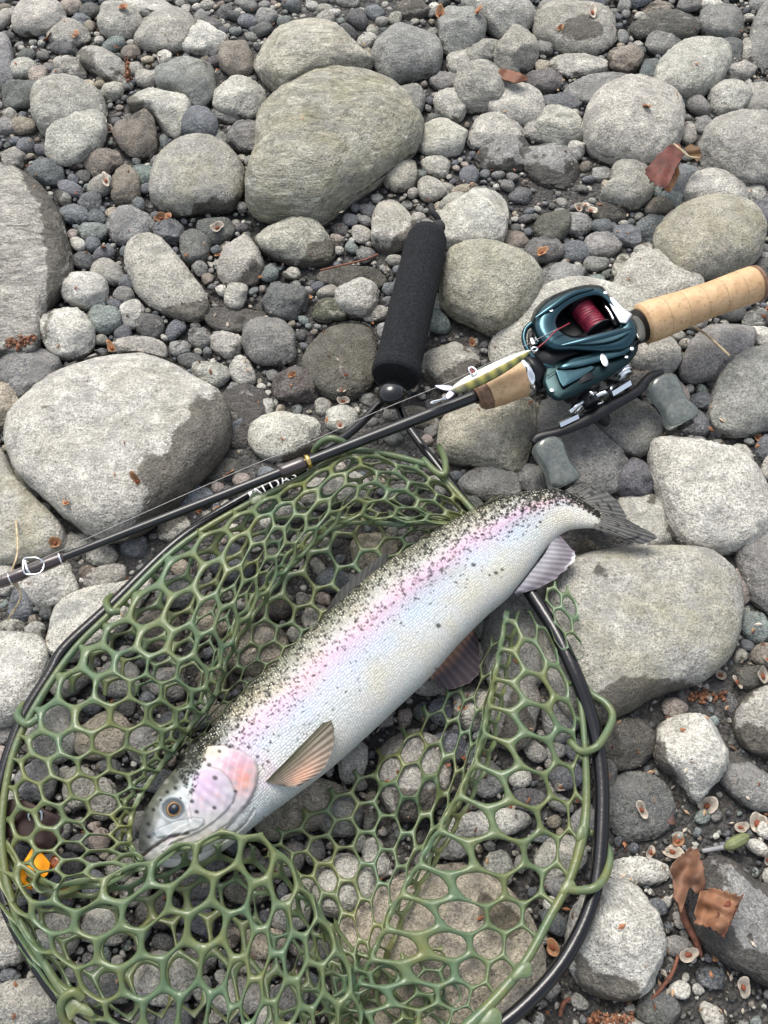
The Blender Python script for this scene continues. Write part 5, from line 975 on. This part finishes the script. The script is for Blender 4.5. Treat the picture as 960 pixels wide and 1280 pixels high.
for sx_, sy_, sz_ in ((689, 388, .109), (757, 366, .108), (790, 436, .0975), (690, 488, .092), (783, 446, .092)):
    q_ = at(sx_, sy_, sz_); MB().tube([q_-[0, 0, .002], q_+[0, 0, .0006]], .0020, 16).build('screw', M_CHROME, REEL, bevel=.0003)
MB().tube(pxpath([(684,470,.0925),(705,458,.0935),(735,450,.094),(765,443,.094),(786,434,.093)]), .0004, 6, n=40).build('seam', M_BLK, REEL)
dax = vperp*.92+np.array([0, 0, -.12]); c1 = at(722, 478, .074)
cyl('gear_case', c1, dax, .011, .0205, M_BLK); cyl('drag_dial', c1+dax*.010, dax, .007, .0165, M_BLK); cyl('gear_collar', c1+dax*.016, dax, .014, .0085, M_BLK)
cc1 = at(772, 456, .078)
for k in range(4): cyl('cast_knob', cc1+dax*(.0012+.0030*k), dax, .0027, .0098-.0003*(k == 0), M_CHROME, 36, .0005)
cyl('cast_knob_core', cc1-dax*.002, dax, .018, .0078, M_CHROME)
# star drag: five curved arms round the shaft
sc_ = c1+dax*.022; e1 = u_; e2 = np.cross(dax/np.linalg.norm(dax), e1)
for k in range(5):
    a_ = math.radians(72*k+20); rd = e1*math.cos(a_)+e2*math.sin(a_); rd2 = e1*math.cos(a_+.25)+e2*math.sin(a_+.25); MB().tube([sc_+rd*.004, sc_+rd*.012+dax*.001, sc_+rd*.019+dax*.003, sc_+rd2*.0245+dax*.0045], [.0038,.0032,.0026,.0030], 8, n=16, flat=.5).build('star_arm', M_CHROME, REEL, bevel=0)
arm = pxpath([(667,554,.056),(674,546,.058),(697,540,.060),(720,531,.061),(740,521,.062),(760,509,.062),(780,498,.061),(796,489,.060),(804,480,.058),(815,470,.057),(828,466,.056)])
MB().tube(arm, [.0045,.0052,.0052,.0062,.0070,.0070,.0062,.0056,.0052,.0052,.0045], 12, n=80, flat=.62).build('handle_arm', M_BLK, REEL)
MB().tube(pxpath([(699,531,.0655),(722,520,.0665)]), .0032, 4).build('arm_plate', M_CHROME, REEL, smooth=False); MB().tube(pxpath([(764,492,.070),(787,478,.070)]), .0036, 4).build('arm_plate', M_CHROME, REEL, smooth=False)
MB().tube(pxpath([(745,512,.062),(754,523,.052),(757,529,.046)]), [.007,.007,.005], 16, n=12).build('handle_nut', M_BLK, REEL)
def knob_mat():
    s = NT('smoky camo knob'); v = s.coords(); a = s.noise(v, 130, 3, .6, 1.5); c = s.mix(s.map(a, .4, .6, 0, 1), (.15, .175, .16, 1), (.26, .285, .25, 1)); c = s.mix(s.map(s.noise(v, 120, 2), .55, .72, 0, .5), c, (.13, .17, .19, 1))
    s.set(Base_Color=c, Roughness=.14); s.b.inputs['Transmission Weight'].default_value = .6; s.b.inputs['Coat Weight'].default_value = .5; return s.m
MK = knob_mat()
for pa, pb, z0, z1, w_ in (((680,551), (708,608), .052, .040, 19.5), ((822,474), (856,530), .054, .042, 21)):
    a_, b_ = at(*pa, z0), at(*pb, z1); d_ = b_-a_; k_ = pxm(*pa)*w_; dn = d_/np.linalg.norm(d_); sx = np.cross([0, 0, 1], dn); sx /= np.linalg.norm(sx); rings = []
    for u, f in ((0, .55), (.03, .80), (.10, .97), (.22, 1.0), (.45, .84), (.62, .84), (.84, 1.06), (.94, 1.0), (.985, .80), (1, .5)):
        t_ = np.linspace(0, 2*math.pi, 36, endpoint=False); q_ = (np.abs(np.cos(t_))**3.2+np.abs(np.sin(t_))**3.2)**(-1/3.2); rings.append(a_+d_*u+(np.cos(t_)*q_*k_*f)[:, None]*sx+(np.sin(t_)*q_*.011*(.7+.3*f))[:, None]*np.cross(dn, sx))
    o = loft('handle_knob', rings, MK, REEL); MB().tube([b_, b_+dn*.003], k_*.5, 20).build('knob_cap', M_BLK, o if False else REEL); MB().tube([a_-dn*.006, a_+dn*.002], .0035, 16).build('knob_shaft', M_BLK, REEL)
# ---- lure
LURE = empty('fishing_lure', at(612, 467, 0)*[1, 1, 0]); tag(LURE, 'slim white bellied lure with gold green bars hanging from the reel', 'lure')
nA_, tA_ = at(664, 438, .112), at(564, 489, .098); dL = tA_-nA_; ln = np.linalg.norm(dL); dn = dL/ln; sx = np.cross([0, 0, 1], dn); sx /= np.linalg.norm(sx); up_ = np.cross(dn, sx); rings, tints = [], []
R3 = np.random.default_rng(3)
for u in np.linspace(0, 1, 80):
    f = (u**.62)*((1-u)**.42)*1.75; f = max(f, .10)*(1 if u > .02 else .8); f = max(f, .22*sstep(u, .8, 1)); t_ = np.linspace(0, 2*math.pi, 40, endpoint=False)
    rings.append(nA_+dL*u+sx*(.0012*math.sin(u*3.1))+(np.cos(t_)*.0092*f)[:, None]*sx+(np.sin(t_)*.0060*f)[:, None]*up_); s_ = np.cos(t_) if sx[1] > 0 else -np.cos(t_)
    bar = .5+.5*math.sin(u*46); wht = sstep(s_, -.15, .12)[:, None]
    g = np.array([.20,.19,.03])*(1-.75*bar)+np.array([.02,.035,.01])*.6; gold = np.array([.42,.33,.06]); mid = np.exp(-((s_+.25)/.28)**2)[:, None]
    c_ = g*(1-mid*.6)+gold*mid*.6*(1-.5*bar); c_ = c_*(1-wht)+np.array([.70,.74,.66])*wht
    if u > .86: c_ = c_*.5+np.array([.12,.12,.11])*.5
    tints.append(np.clip(c_, .01, .9))
n_ = 40; m_ = 80; F = [[k*n_+i, k*n_+(i+1) % n_, (k+1)*n_+(i+1) % n_, (k+1)*n_+i] for k in range(m_-1) for i in range(n_)]+[list(range(n_))[::-1], list(range((m_-1)*n_, m_*n_))]
mesh('lure_body', np.vstack(rings), F, vcol_mat('lure paint', .14, .1, 500, .6, .8, .08), LURE, True, tint=np.vstack(tints))
MB().tube(pxpath([(664,437,.113),(668,434,.114),(672,436,.113),(669,439,.112)]), .0008, 8, True, 20).build('nose_ring', M_STEEL, LURE)
MB().tube(pxpath([(588,466,.108),(586,461,.109),(590,459,.109),(596,464,.109),(592,469,.108)]), .0009, 8, True, 24).build('belly_ring', M_STEEL, LURE); MB().tube(pxpath([(589,461,.111),(590,466,.111),(593,462,.111)]), .0007, 6, n=10).build('red_thread', M_RED, LURE)
MB().tube(pxpath([(561,493,.096),(552,499,.090),(541,502,.086),(539,504,.085),(547,502,.086),(558,498,.092)]), .0009, 8, n=40).build('tail_clip', M_STEEL, LURE)
tf = plain('violet grey blade', (.36,.35,.46), .18, .6)
for pts in ([(566,488),(556,488),(545,484),(543,482),(553,481),(567,483)], [(562,488),(557,495),(560,499),(567,494),(568,489)]): solid('tail_blade', pts, .096, .0985, tf, LURE, .0005, 30)
# ---- lines
ln_ = empty('fishing_line', at(400, 560, 0)*[1, 1, 0]); tag(ln_, 'thin clear fishing line running along the rod from the reel', 'fishing line')
MB().tube(pxpath([(697,411,.111),(640,440,.095),(560,478,.085),(470,515,.078),(386,553,.072),(300,588,.070),(160,650,.071),(40,704,.072),(-60,745,.072)]), .00032, 6, n=80).build('main_line', M_THIN, ln_)
MB().tube(pxpath([(672,435,.113),(684,425,.116),(694,414,.116),(703,409,.112),(712,404,.106)]), .0007, 8, n=24).build('leader', M_RED, ln_)
# ------------------------------------------------------------------ leaves, husks, twigs and the things under the net
M_LITTER = vcol_mat('dry plant litter', .6, .6, 260, .3, 0., .3)
def top_px(x, y):
    z = .01
    for _ in range(4): p = at(x, y, z); z = max(top(p[0], p[1]), .002)
    return at(x, y, z)
used_l = set()
LMK = LM
def litter_label(x, y, text, words=16):
    L = sorted([(math.hypot(x-a, y-b)-r, k, a, b) for k, a, b, r in LMK], key=lambda q: q[0])[:6]
    for i in range(6):
        c = f"{text} {direction(x-L[i][2], y-L[i][3])} {the(L[i][1])}"
        if c not in used_l and len(c.split()) <= words: break
        c = f"{text} {direction(x-L[0][2], y-L[0][3])} {the(L[0][1])}, {direction(x-L[i][2], y-L[i][3])} {the(L[i][1])}"
        if c not in used_l and len(c.split()) <= words: break
    used_l.add(c); return c
def husk(x, y, r, rot, kind, seed):
    """a split seed shell: a shallow cup with a crinkled rim and a red brown seed"""
    R = np.random.default_rng(seed); p = top_px(x, y); k = pxm(x, y)*r; n, m = 20, 7; V, T = [], []
    rim = np.array([.46,.40,.32])*R.uniform(.65, 1.1) if kind == 'w' else np.array([.38,.20,.10])*R.uniform(.6, 1.1); tilt = R.normal(0, .5, 2)
    ph = R.uniform(0, 6)
    for side in (0, 1):
        for j in range(m):
            f = j/(m-1)
            for i in range(n):
                a = 2*math.pi*i/n; rr_ = k*f*(1+.22*math.cos(2*a+ph)+.07*math.cos(3*a+ph)*f); xx, yy = rr_*math.cos(a), rr_*math.sin(a)*.68
                z = k*(.42*f*f+.12*f*math.sin(3*a+ph)); z += -.0006*side+.001
                X, Y = xx*math.cos(rot)-yy*math.sin(rot), xx*math.sin(rot)+yy*math.cos(rot); V.append(p+[X, Y, z+X*tilt[0]+Y*tilt[1]+k*.15]); T.append(rim*(.55+.5*f)*(1+.1*math.cos(7*a)) if side == 0 else rim*.5)
    F = []; N_ = n*m
    for s_ in (0, 1):
        for j in range(m-1):
            for i in range(n): q = [s_*N_+j*n+i, s_*N_+j*n+(i+1) % n, s_*N_+(j+1)*n+(i+1) % n, s_*N_+(j+1)*n+i]; F.append(q if s_ == 0 else q[::-1])
    for i in range(n): F.append([N_-n+i, N_-n+(i+1) % n, 2*N_-n+(i+1) % n, 2*N_-n+i])
    base = empty('seed_husk', p); mesh('shell', V, F, M_LITTER, base, True, tint=np.clip(T, .01, .9))
    sv, sf = ico(2); sc = np.array([.42, .26, .26])*k; q = sv*sc; q = np.stack([q[:, 0]*math.cos(rot)-q[:, 1]*math.sin(rot), q[:, 0]*math.sin(rot)+q[:, 1]*math.cos(rot), q[:, 2]], 1)
    mesh('seed', p+q+[0, 0, k*.22+.001], sf, M_LITTER, base, True, tint=(.20,.055,.025))
    tag(base, litter_label(x, y, ('white' if kind == 'w' else 'orange brown')+' split seed husk'), 'seed husk', 'split seed husks on the ground'); return base
HK = [(137,164,9,'w'),(133,228,8,'w'),(202,275,9,'b'),(211,272,7,'b'),(272,287,9,'w'),(140,437,9,'b'),(182,628,9,'w'),(172,603,7,'b'),(286,594,8,'b'),(432,470,8,'w'),(427,490,9,'w'),(429,503,8,'w'),(425,533,9,'w'),(383,372,9,'b'),(355,712,8,'b'),(395,664,8,'b'),
      (723,262,8,'w'),(731,259,7,'w'),(738,265,8,'w'),(677,317,9,'b'),(742,161,8,'w'),(597,17,8,'b'),(490,95,8,'w'),(870,853,12,'w'),(899,845,10,'w'),(920,854,10,'w'),(958,826,12,'w'),(952,846,11,'w'),(883,1008,14,'w'),(801,1013,12,'w'),(846,1052,13,'b'),(840,1066,13,'w'),
      (812,1066,11,'w'),(925,1035,12,'w'),(945,1030,14,'w'),(958,1075,10,'w'),(928,1234,14,'w'),(859,1194,13,'w'),(889,1190,12,'b'),(578,885,8,'b'),(580,948,9,'b'),(700,985,9,'w'),(690,1185,13,'b'),(638,1010,9,'w'),(516,485,8,'w'),(70,680,9,'b'),(83,630,7,'b'),(270,640,7,'b'),(250,640,7,'b'),
      (740,18,10,'w'),(700,37,6,'b'),(808,135,6,'b'),(365,470,6,'b'),(330,265,6,'b'),(60,50,7,'b'),(95,46,7,'b'),(590,430,7,'b'),(155,12,7,'b'),(550,20,8,'b'),(960,388,8,'b'),(946,548,9,'b'),(275,320,7,'b'),(130,310,6,'b')]
for i, (x, y, r, k) in enumerate(HK): husk(x, y, r*(.72+.3*((i*37)%10)/10), (i*1.7) % 6.28, k, 700+i)
def leaf(name, poly, cols, z0, lift, label, cat='leaf', fold=.6, seed=1, veins=7, stem=None, parent=None):
    """a curled dry leaf: outline in the photograph, with a fold, crinkles and veins"""
    q_ = np.asarray(poly, float); n_ = len(q_); uu = np.arange(60)*n_/60; ii = uu.astype(int); o = q_[ii]+(q_[(ii+1) % n_]-q_[ii])*(uu-ii)[:, None]; c = o.mean(0); o = c+(o-c)*(1+.05*np.random.default_rng(seed+5).normal(size=60))[:, None]; m = 14; R = np.random.default_rng(seed); V, T = [], []
    b0 = top_px(*c)[2] if z0 is None else z0
    G2 = np.array([c+(p-c)*f for f in np.linspace(0.02, 1, m) for p in o]); hz = b0+lift*(.5+.5*np.sin((G2[:, 0]-c[0])*fold*.08+(G2[:, 1]-c[1])*.05))+.0050*fbm(np.stack([G2[:, 0]/10, G2[:, 1]/10, G2[:, 0]*0], 1), 2., seed)
    hz += 0
    P_ = at(G2[:, 0], G2[:, 1], hz); nz = fbm(np.stack([G2[:, 0]/9, G2[:, 1]/9, G2[:, 0]*0], 1), 2., seed+1); f = np.clip(.5+.35*nz, 0, 1)[:, None]; T = np.array(cols[0])*(1-f)+np.array(cols[1])*f
    vv = np.exp(-((np.sin(np.arctan2(G2[:, 1]-c[1], G2[:, 0]-c[0])*veins))/.18)**2)[:, None]; T = T*.58
    V = np.vstack([P_, P_-[0, 0, .0007]]); N_ = m*60; F = []
    for j in range(m-1):
        for i in range(60): q = [j*60+i, j*60+(i+1) % 60, (j+1)*60+(i+1) % 60, (j+1)*60+i]; F.append(q); F.append([a+N_ for a in q[::-1]])
    F.append(list(range(60))[::-1]); F.append([N_+i for i in range(60)])
    for i in range(60): F.append([(m-1)*60+i, (m-1)*60+(i+1) % 60, N_+(m-1)*60+(i+1) % 60, N_+(m-1)*60+i])
    if parent is not None: mesh('blade', V, F, M_LITTER, parent, True, tint=np.vstack([T, T])); return parent
    base = empty(name, P_[0]*[1, 1, 0]+[0, 0, b0]); mesh('blade', V, F, M_LITTER, base, True, tint=np.vstack([T, T]))
    if stem: MB().tube(np.array([at(x, y, z) for x, y, z in stem]), .0012, 6, n=24).build('stalk', M_STALK, base)
    return tag(base, label, cat)
M_STALK = plain('dry stalk', (.42,.33,.20), .6, var=.3, vscale=200); M_TWIG = plain('reddish twig', (.15,.055,.03), .7, var=.4, vscale=200, bump=.7, bscale=400)
leaf('dead_leaf', [(806,212),(820,196),(838,180),(852,178),(856,192),(848,205),(840,222),(834,236),(822,232),(812,224)], [(.11,.028,.018),(.20,.06,.04)], .050, .010, 'dark red dry leaf leaning on the big round boulder', seed=2, stem=[(842,180,.062),(850,186,.062),(860,195,.058),(874,198,.056)])
leaf('dead_leaf', [(832,224),(842,214),(848,206),(850,216),(845,228),(838,240),(830,238)], [(.40,.17,.07),(.52,.28,.13)], .040, .006, 'small orange curled leaf piece tucked under the dark red leaf', seed=3)
leaf('dead_leaf', [(855,186),(862,180),(874,184),(878,196),(872,202),(862,194)], [(.10,.05,.02),(.26,.14,.05)], .044, .008, 'small brown curled leaf right of the dark red leaf', seed=4)
big_leaf = leaf('dead_leaf', [(868,1135),(876,1115),(893,1109),(912,1115),(928,1120),(918,1140),(906,1170),(888,1160),(868,1155)], [(.24,.10,.05),(.42,.22,.12)], .046, .012, 'big curled copper brown dry leaf on the half buried stone', seed=5, veins=3, fold=1.2)
leaf('dead_leaf', [(907,1128),(930,1118),(918,1145),(905,1173),(890,1158),(897,1142)], [(.16,.045,.025),(.26,.09,.05)], .052, .004, '', seed=15, parent=big_leaf)
leaf('dead_leaf', [(860,1062),(872,1060),(880,1085),(882,1112),(872,1120),(862,1108),(852,1140),(842,1120),(838,1085),(848,1072)], [(.16,.08,.05),(.33,.17,.10)], .034, .012, 'narrow torn brown dry leaf just above the copper one', seed=6, veins=3, fold=1.4)
leaf('dead_leaf', [(822,992),(830,996),(838,1012),(846,1030),(840,1032),(828,1022),(820,1008)], [(.09,.045,.035),(.16,.08,.06)], .006, .006, 'thin dark curled leaf on the sand left of the white husk', seed=7)
leaf('dead_leaf', [(625,85),(640,88),(655,93),(660,100),(645,104),(632,100),(622,96)], [(.16,.07,.04),(.30,.13,.07)], .030, .010, 'small rusty dry leaf near the top, above the ribbed round stone', seed=8)
leaf('dead_leaf', [(385,470),(392,465),(390,480),(386,490),(382,480)], [(.22,.12,.07),(.3,.18,.1)], .020, .006, 'tiny brown scrap of leaf on the dark wet boulder', seed=9) if False else None
def twig(pts, r, label, cat='twig', mat=None):
    b = empty('twig', at(*pts[0])*[1, 1, 0]); z = [at(*p) for p in pts]; MB().tube(np.array(z), r, 7, n=40).build('stem', mat or M_TWIG, b); tag(b, label, cat)
twig([(852,1072,.016),(847,1095,.018),(850,1125,.018),(856,1150,.014),(868,1172,.010),(876,1195,.006)], [.0022,.0026,.0026,.003,.003,.002], 'knobbly reddish brown twig beside the torn brown leaf')
twig([(800,1262,.006),(818,1245,.010),(838,1220,.012),(848,1195,.010)], .0016, 'thin dark twig in front of the speckled boulder at lower right')
twig([(700,1270,.010),(704,1255,.012),(712,1248,.010)], .0018, 'short red stem near the bottom edge beside the hoop')
twig([(400,338,.020),(425,332,.024),(455,325,.024),(472,318,.020)], .0012, 'thin reddish twig lying left of the foam handle')
twig([(845,395,.036),(862,405,.045),(885,420,.056),(912,445,.052)], .0014, 'thin grey dry stem lying over the dull stone below the cork grip', mat=M_STALK)
twig([(20,650,.03),(22,690,.05),(14,720,.05),(26,745,.05),(10,775,.03)], .0010, 'thin pale dry stem curling down at the left edge below the rod', mat=M_STALK)
twig([(868,848-180,.01),(890,900-210,.01)], .001, 'x') if False else None
# green bud on a grey stalk
bud = empty('plant_bud', at(917, 1055, 0)); sv, sf = ico(3); q = at(918, 1054, .018); R_ = math.radians(25)
V_ = sv*np.array([.0125, .0052, .005])*(1-.35*np.clip(-sv[:, :1], -1, 1)*.6); V_ = np.stack([V_[:, 0]*math.cos(R_)-V_[:, 1]*math.sin(R_), V_[:, 0]*math.sin(R_)+V_[:, 1]*math.cos(R_), V_[:, 2]], 1)
st_ = .5+.5*np.sin(np.arctan2(sv[:, 2], sv[:, 1])*9); mesh('bud', q+V_, sf, M_LITTER, bud, True, tint=np.array([.10,.125,.045])*(1-st_[:, None]*.5)+np.array([.35,.35,.2])*st_[:, None]*.35)
MB().tube(pxpath([(905,1059,.016),(890,1062,.010),(878,1064,.008)]), .002, 8, n=16).build('stalk', plain('grey stalk', (.25,.25,.25), .7), bud); tag(bud, 'green striped bud on a grey stalk above the dry leaves', 'bud')
# catkins: many tiny scales
def catkin(x0, y0, x1, y1, n, r, label, seed):
    R = np.random.default_rng(seed); sv, sf = ico(1); V, F, T, c = [], [], [], 0
    for _ in range(n):
        f = R.random(); p = top_px(x0+(x1-x0)*f+R.normal(0, 1.5), y0+(y1-y0)*f+R.normal(0, r)); s_ = R.uniform(.0010, .0024); V.append(p+[0, 0, .001+R.random()*.003]+sv*s_*R.uniform(.5, 1.4, 3)); F.append(sf+c); c += len(sv); T.append(np.tile(np.array([.17,.075,.04])*R.uniform(.5, 1.5), (len(sv), 1)))
    o = mesh('catkin', np.vstack(V), np.vstack(F), M_LITTER, tint=np.clip(np.vstack(T), .01, .9)); tag(o, label, 'catkin')
catkin(8, 432, 52, 424, 90, 3, 'crumbled reddish brown catkin on the banded slab at the left edge', 1)
catkin(735, 1277, 790, 1272, 90, 4, 'reddish brown catkin at the bottom edge of the photo', 2)
catkin(55, 1112, 95, 1118, 120, 3, 'orange brown crumbs of a catkin under the net beside the orange tab', 3)
catkin(158, 75, 162, 100, 60, 2, 'upright rusty catkin between the angular stones in the upper left', 4)
catkin(860, 870, 905, 872, 70, 4, 'brown crumbled catkin on the sand above the pointed white stone', 5)
# loose flakes
R = np.random.default_rng(77); V, F, T, c = [], [], [], 0
for _ in range(1500):
    x, y = R.uniform(0, 960), R.uniform(0, 1280)
    if y < 820 and R.random() < .45: continue
    if x < 740 and y > 560 and R.random() < .6: continue
    p = top_px(x, y)
    if p[2] > .022 and R.random() < .85: continue
    s_ = R.uniform(.0012, .0042); a = R.uniform(0, 6.28); e1_ = np.array([math.cos(a), math.sin(a), R.normal(0, .3)])*s_; e2_ = np.array([-math.sin(a), math.cos(a), R.normal(0, .3)])*s_*R.uniform(.25, .6)
    q = [p+[0, 0, .0012]-e1_, p+[0, 0, .0012]+e2_, p+[0, 0, .0012]+e1_, p+[0, 0, .0012]-e2_, p+[0, 0, .0026]]; V += q; F += [[c, c+1, c+4], [c+1, c+2, c+4], [c+2, c+3, c+4], [c+3, c, c+4], [c+3, c+2, c+1, c]]; c += 5
    col = [(.34,.15,.07), (.45,.30,.18), (.16,.07,.04), (.55,.48,.38)][R.integers(4)]; T += [np.array(col)*R.uniform(.6, 1.2)]*5
o = mesh('plant_litter', np.array(V), F, M_LITTER, smooth=False, tint=np.clip(T, .01, .9)); tag(o, 'loose flakes of bark and seed scales scattered over sand and stones', None, None, 'stuff')
# brown plate with a ring, orange tab
cl = empty('leather_tag', at(45, 1030, 0)*[1, 1, 0]); MB_ = plain('dark brown plastic', (.022,.009,.007), .5, spec=.2, var=.2, vscale=150)
solid('plate', [(-2,1010),(12,999),(32,1000),(62,1014),(78,1022),(80,1038),(64,1062),(48,1059),(12,1048),(-2,1034)], .040, .050, MB_, cl, .001, 90, sharp=True)
MB().tube(pxpath([(38,1028,.048),(36,1018,.052),(44,1012,.054),(52,1016,.052),(52,1028,.048)]), .0013, 8, n=30).build('ring', M_STEEL, cl); solid('rivet', [(44,1028),(52,1026),(57,1034),(54,1041),(46,1040),(42,1034)], .044, .047, M_STEEL, cl, .0008, 30)
tag(cl, 'dark brown plate with a steel ring seen through the net at the left', 'tag')
ot = empty('plastic_tab', at(42, 1085, 0)*[1, 1, 0]); mo = plain('clear orange plastic', (1.0,.36,.005), .4, spec=.2, var=.05)
solid('tab', [(40,1060),(54,1068),(63,1079),(60,1093),(48,1103),(36,1110),(26,1103),(20,1095),(28,1080)], .040, .050, mo, ot, .0006, 80, sharp=True); solid('stub', [(30,1100),(37,1098),(42,1108),(38,1112),(31,1108)], .032, .038, mo, ot, .001, 24)
solid('far_piece', [(65,1070),(73,1072),(74,1084),(66,1090),(62,1080)], .032, .038, plain('dark amber plastic', (.30,.07,.01), .25, coat=.5), ot, .001, 24)
tag(ot, 'bright orange plastic tab under the net below the brown plate', 'tab')
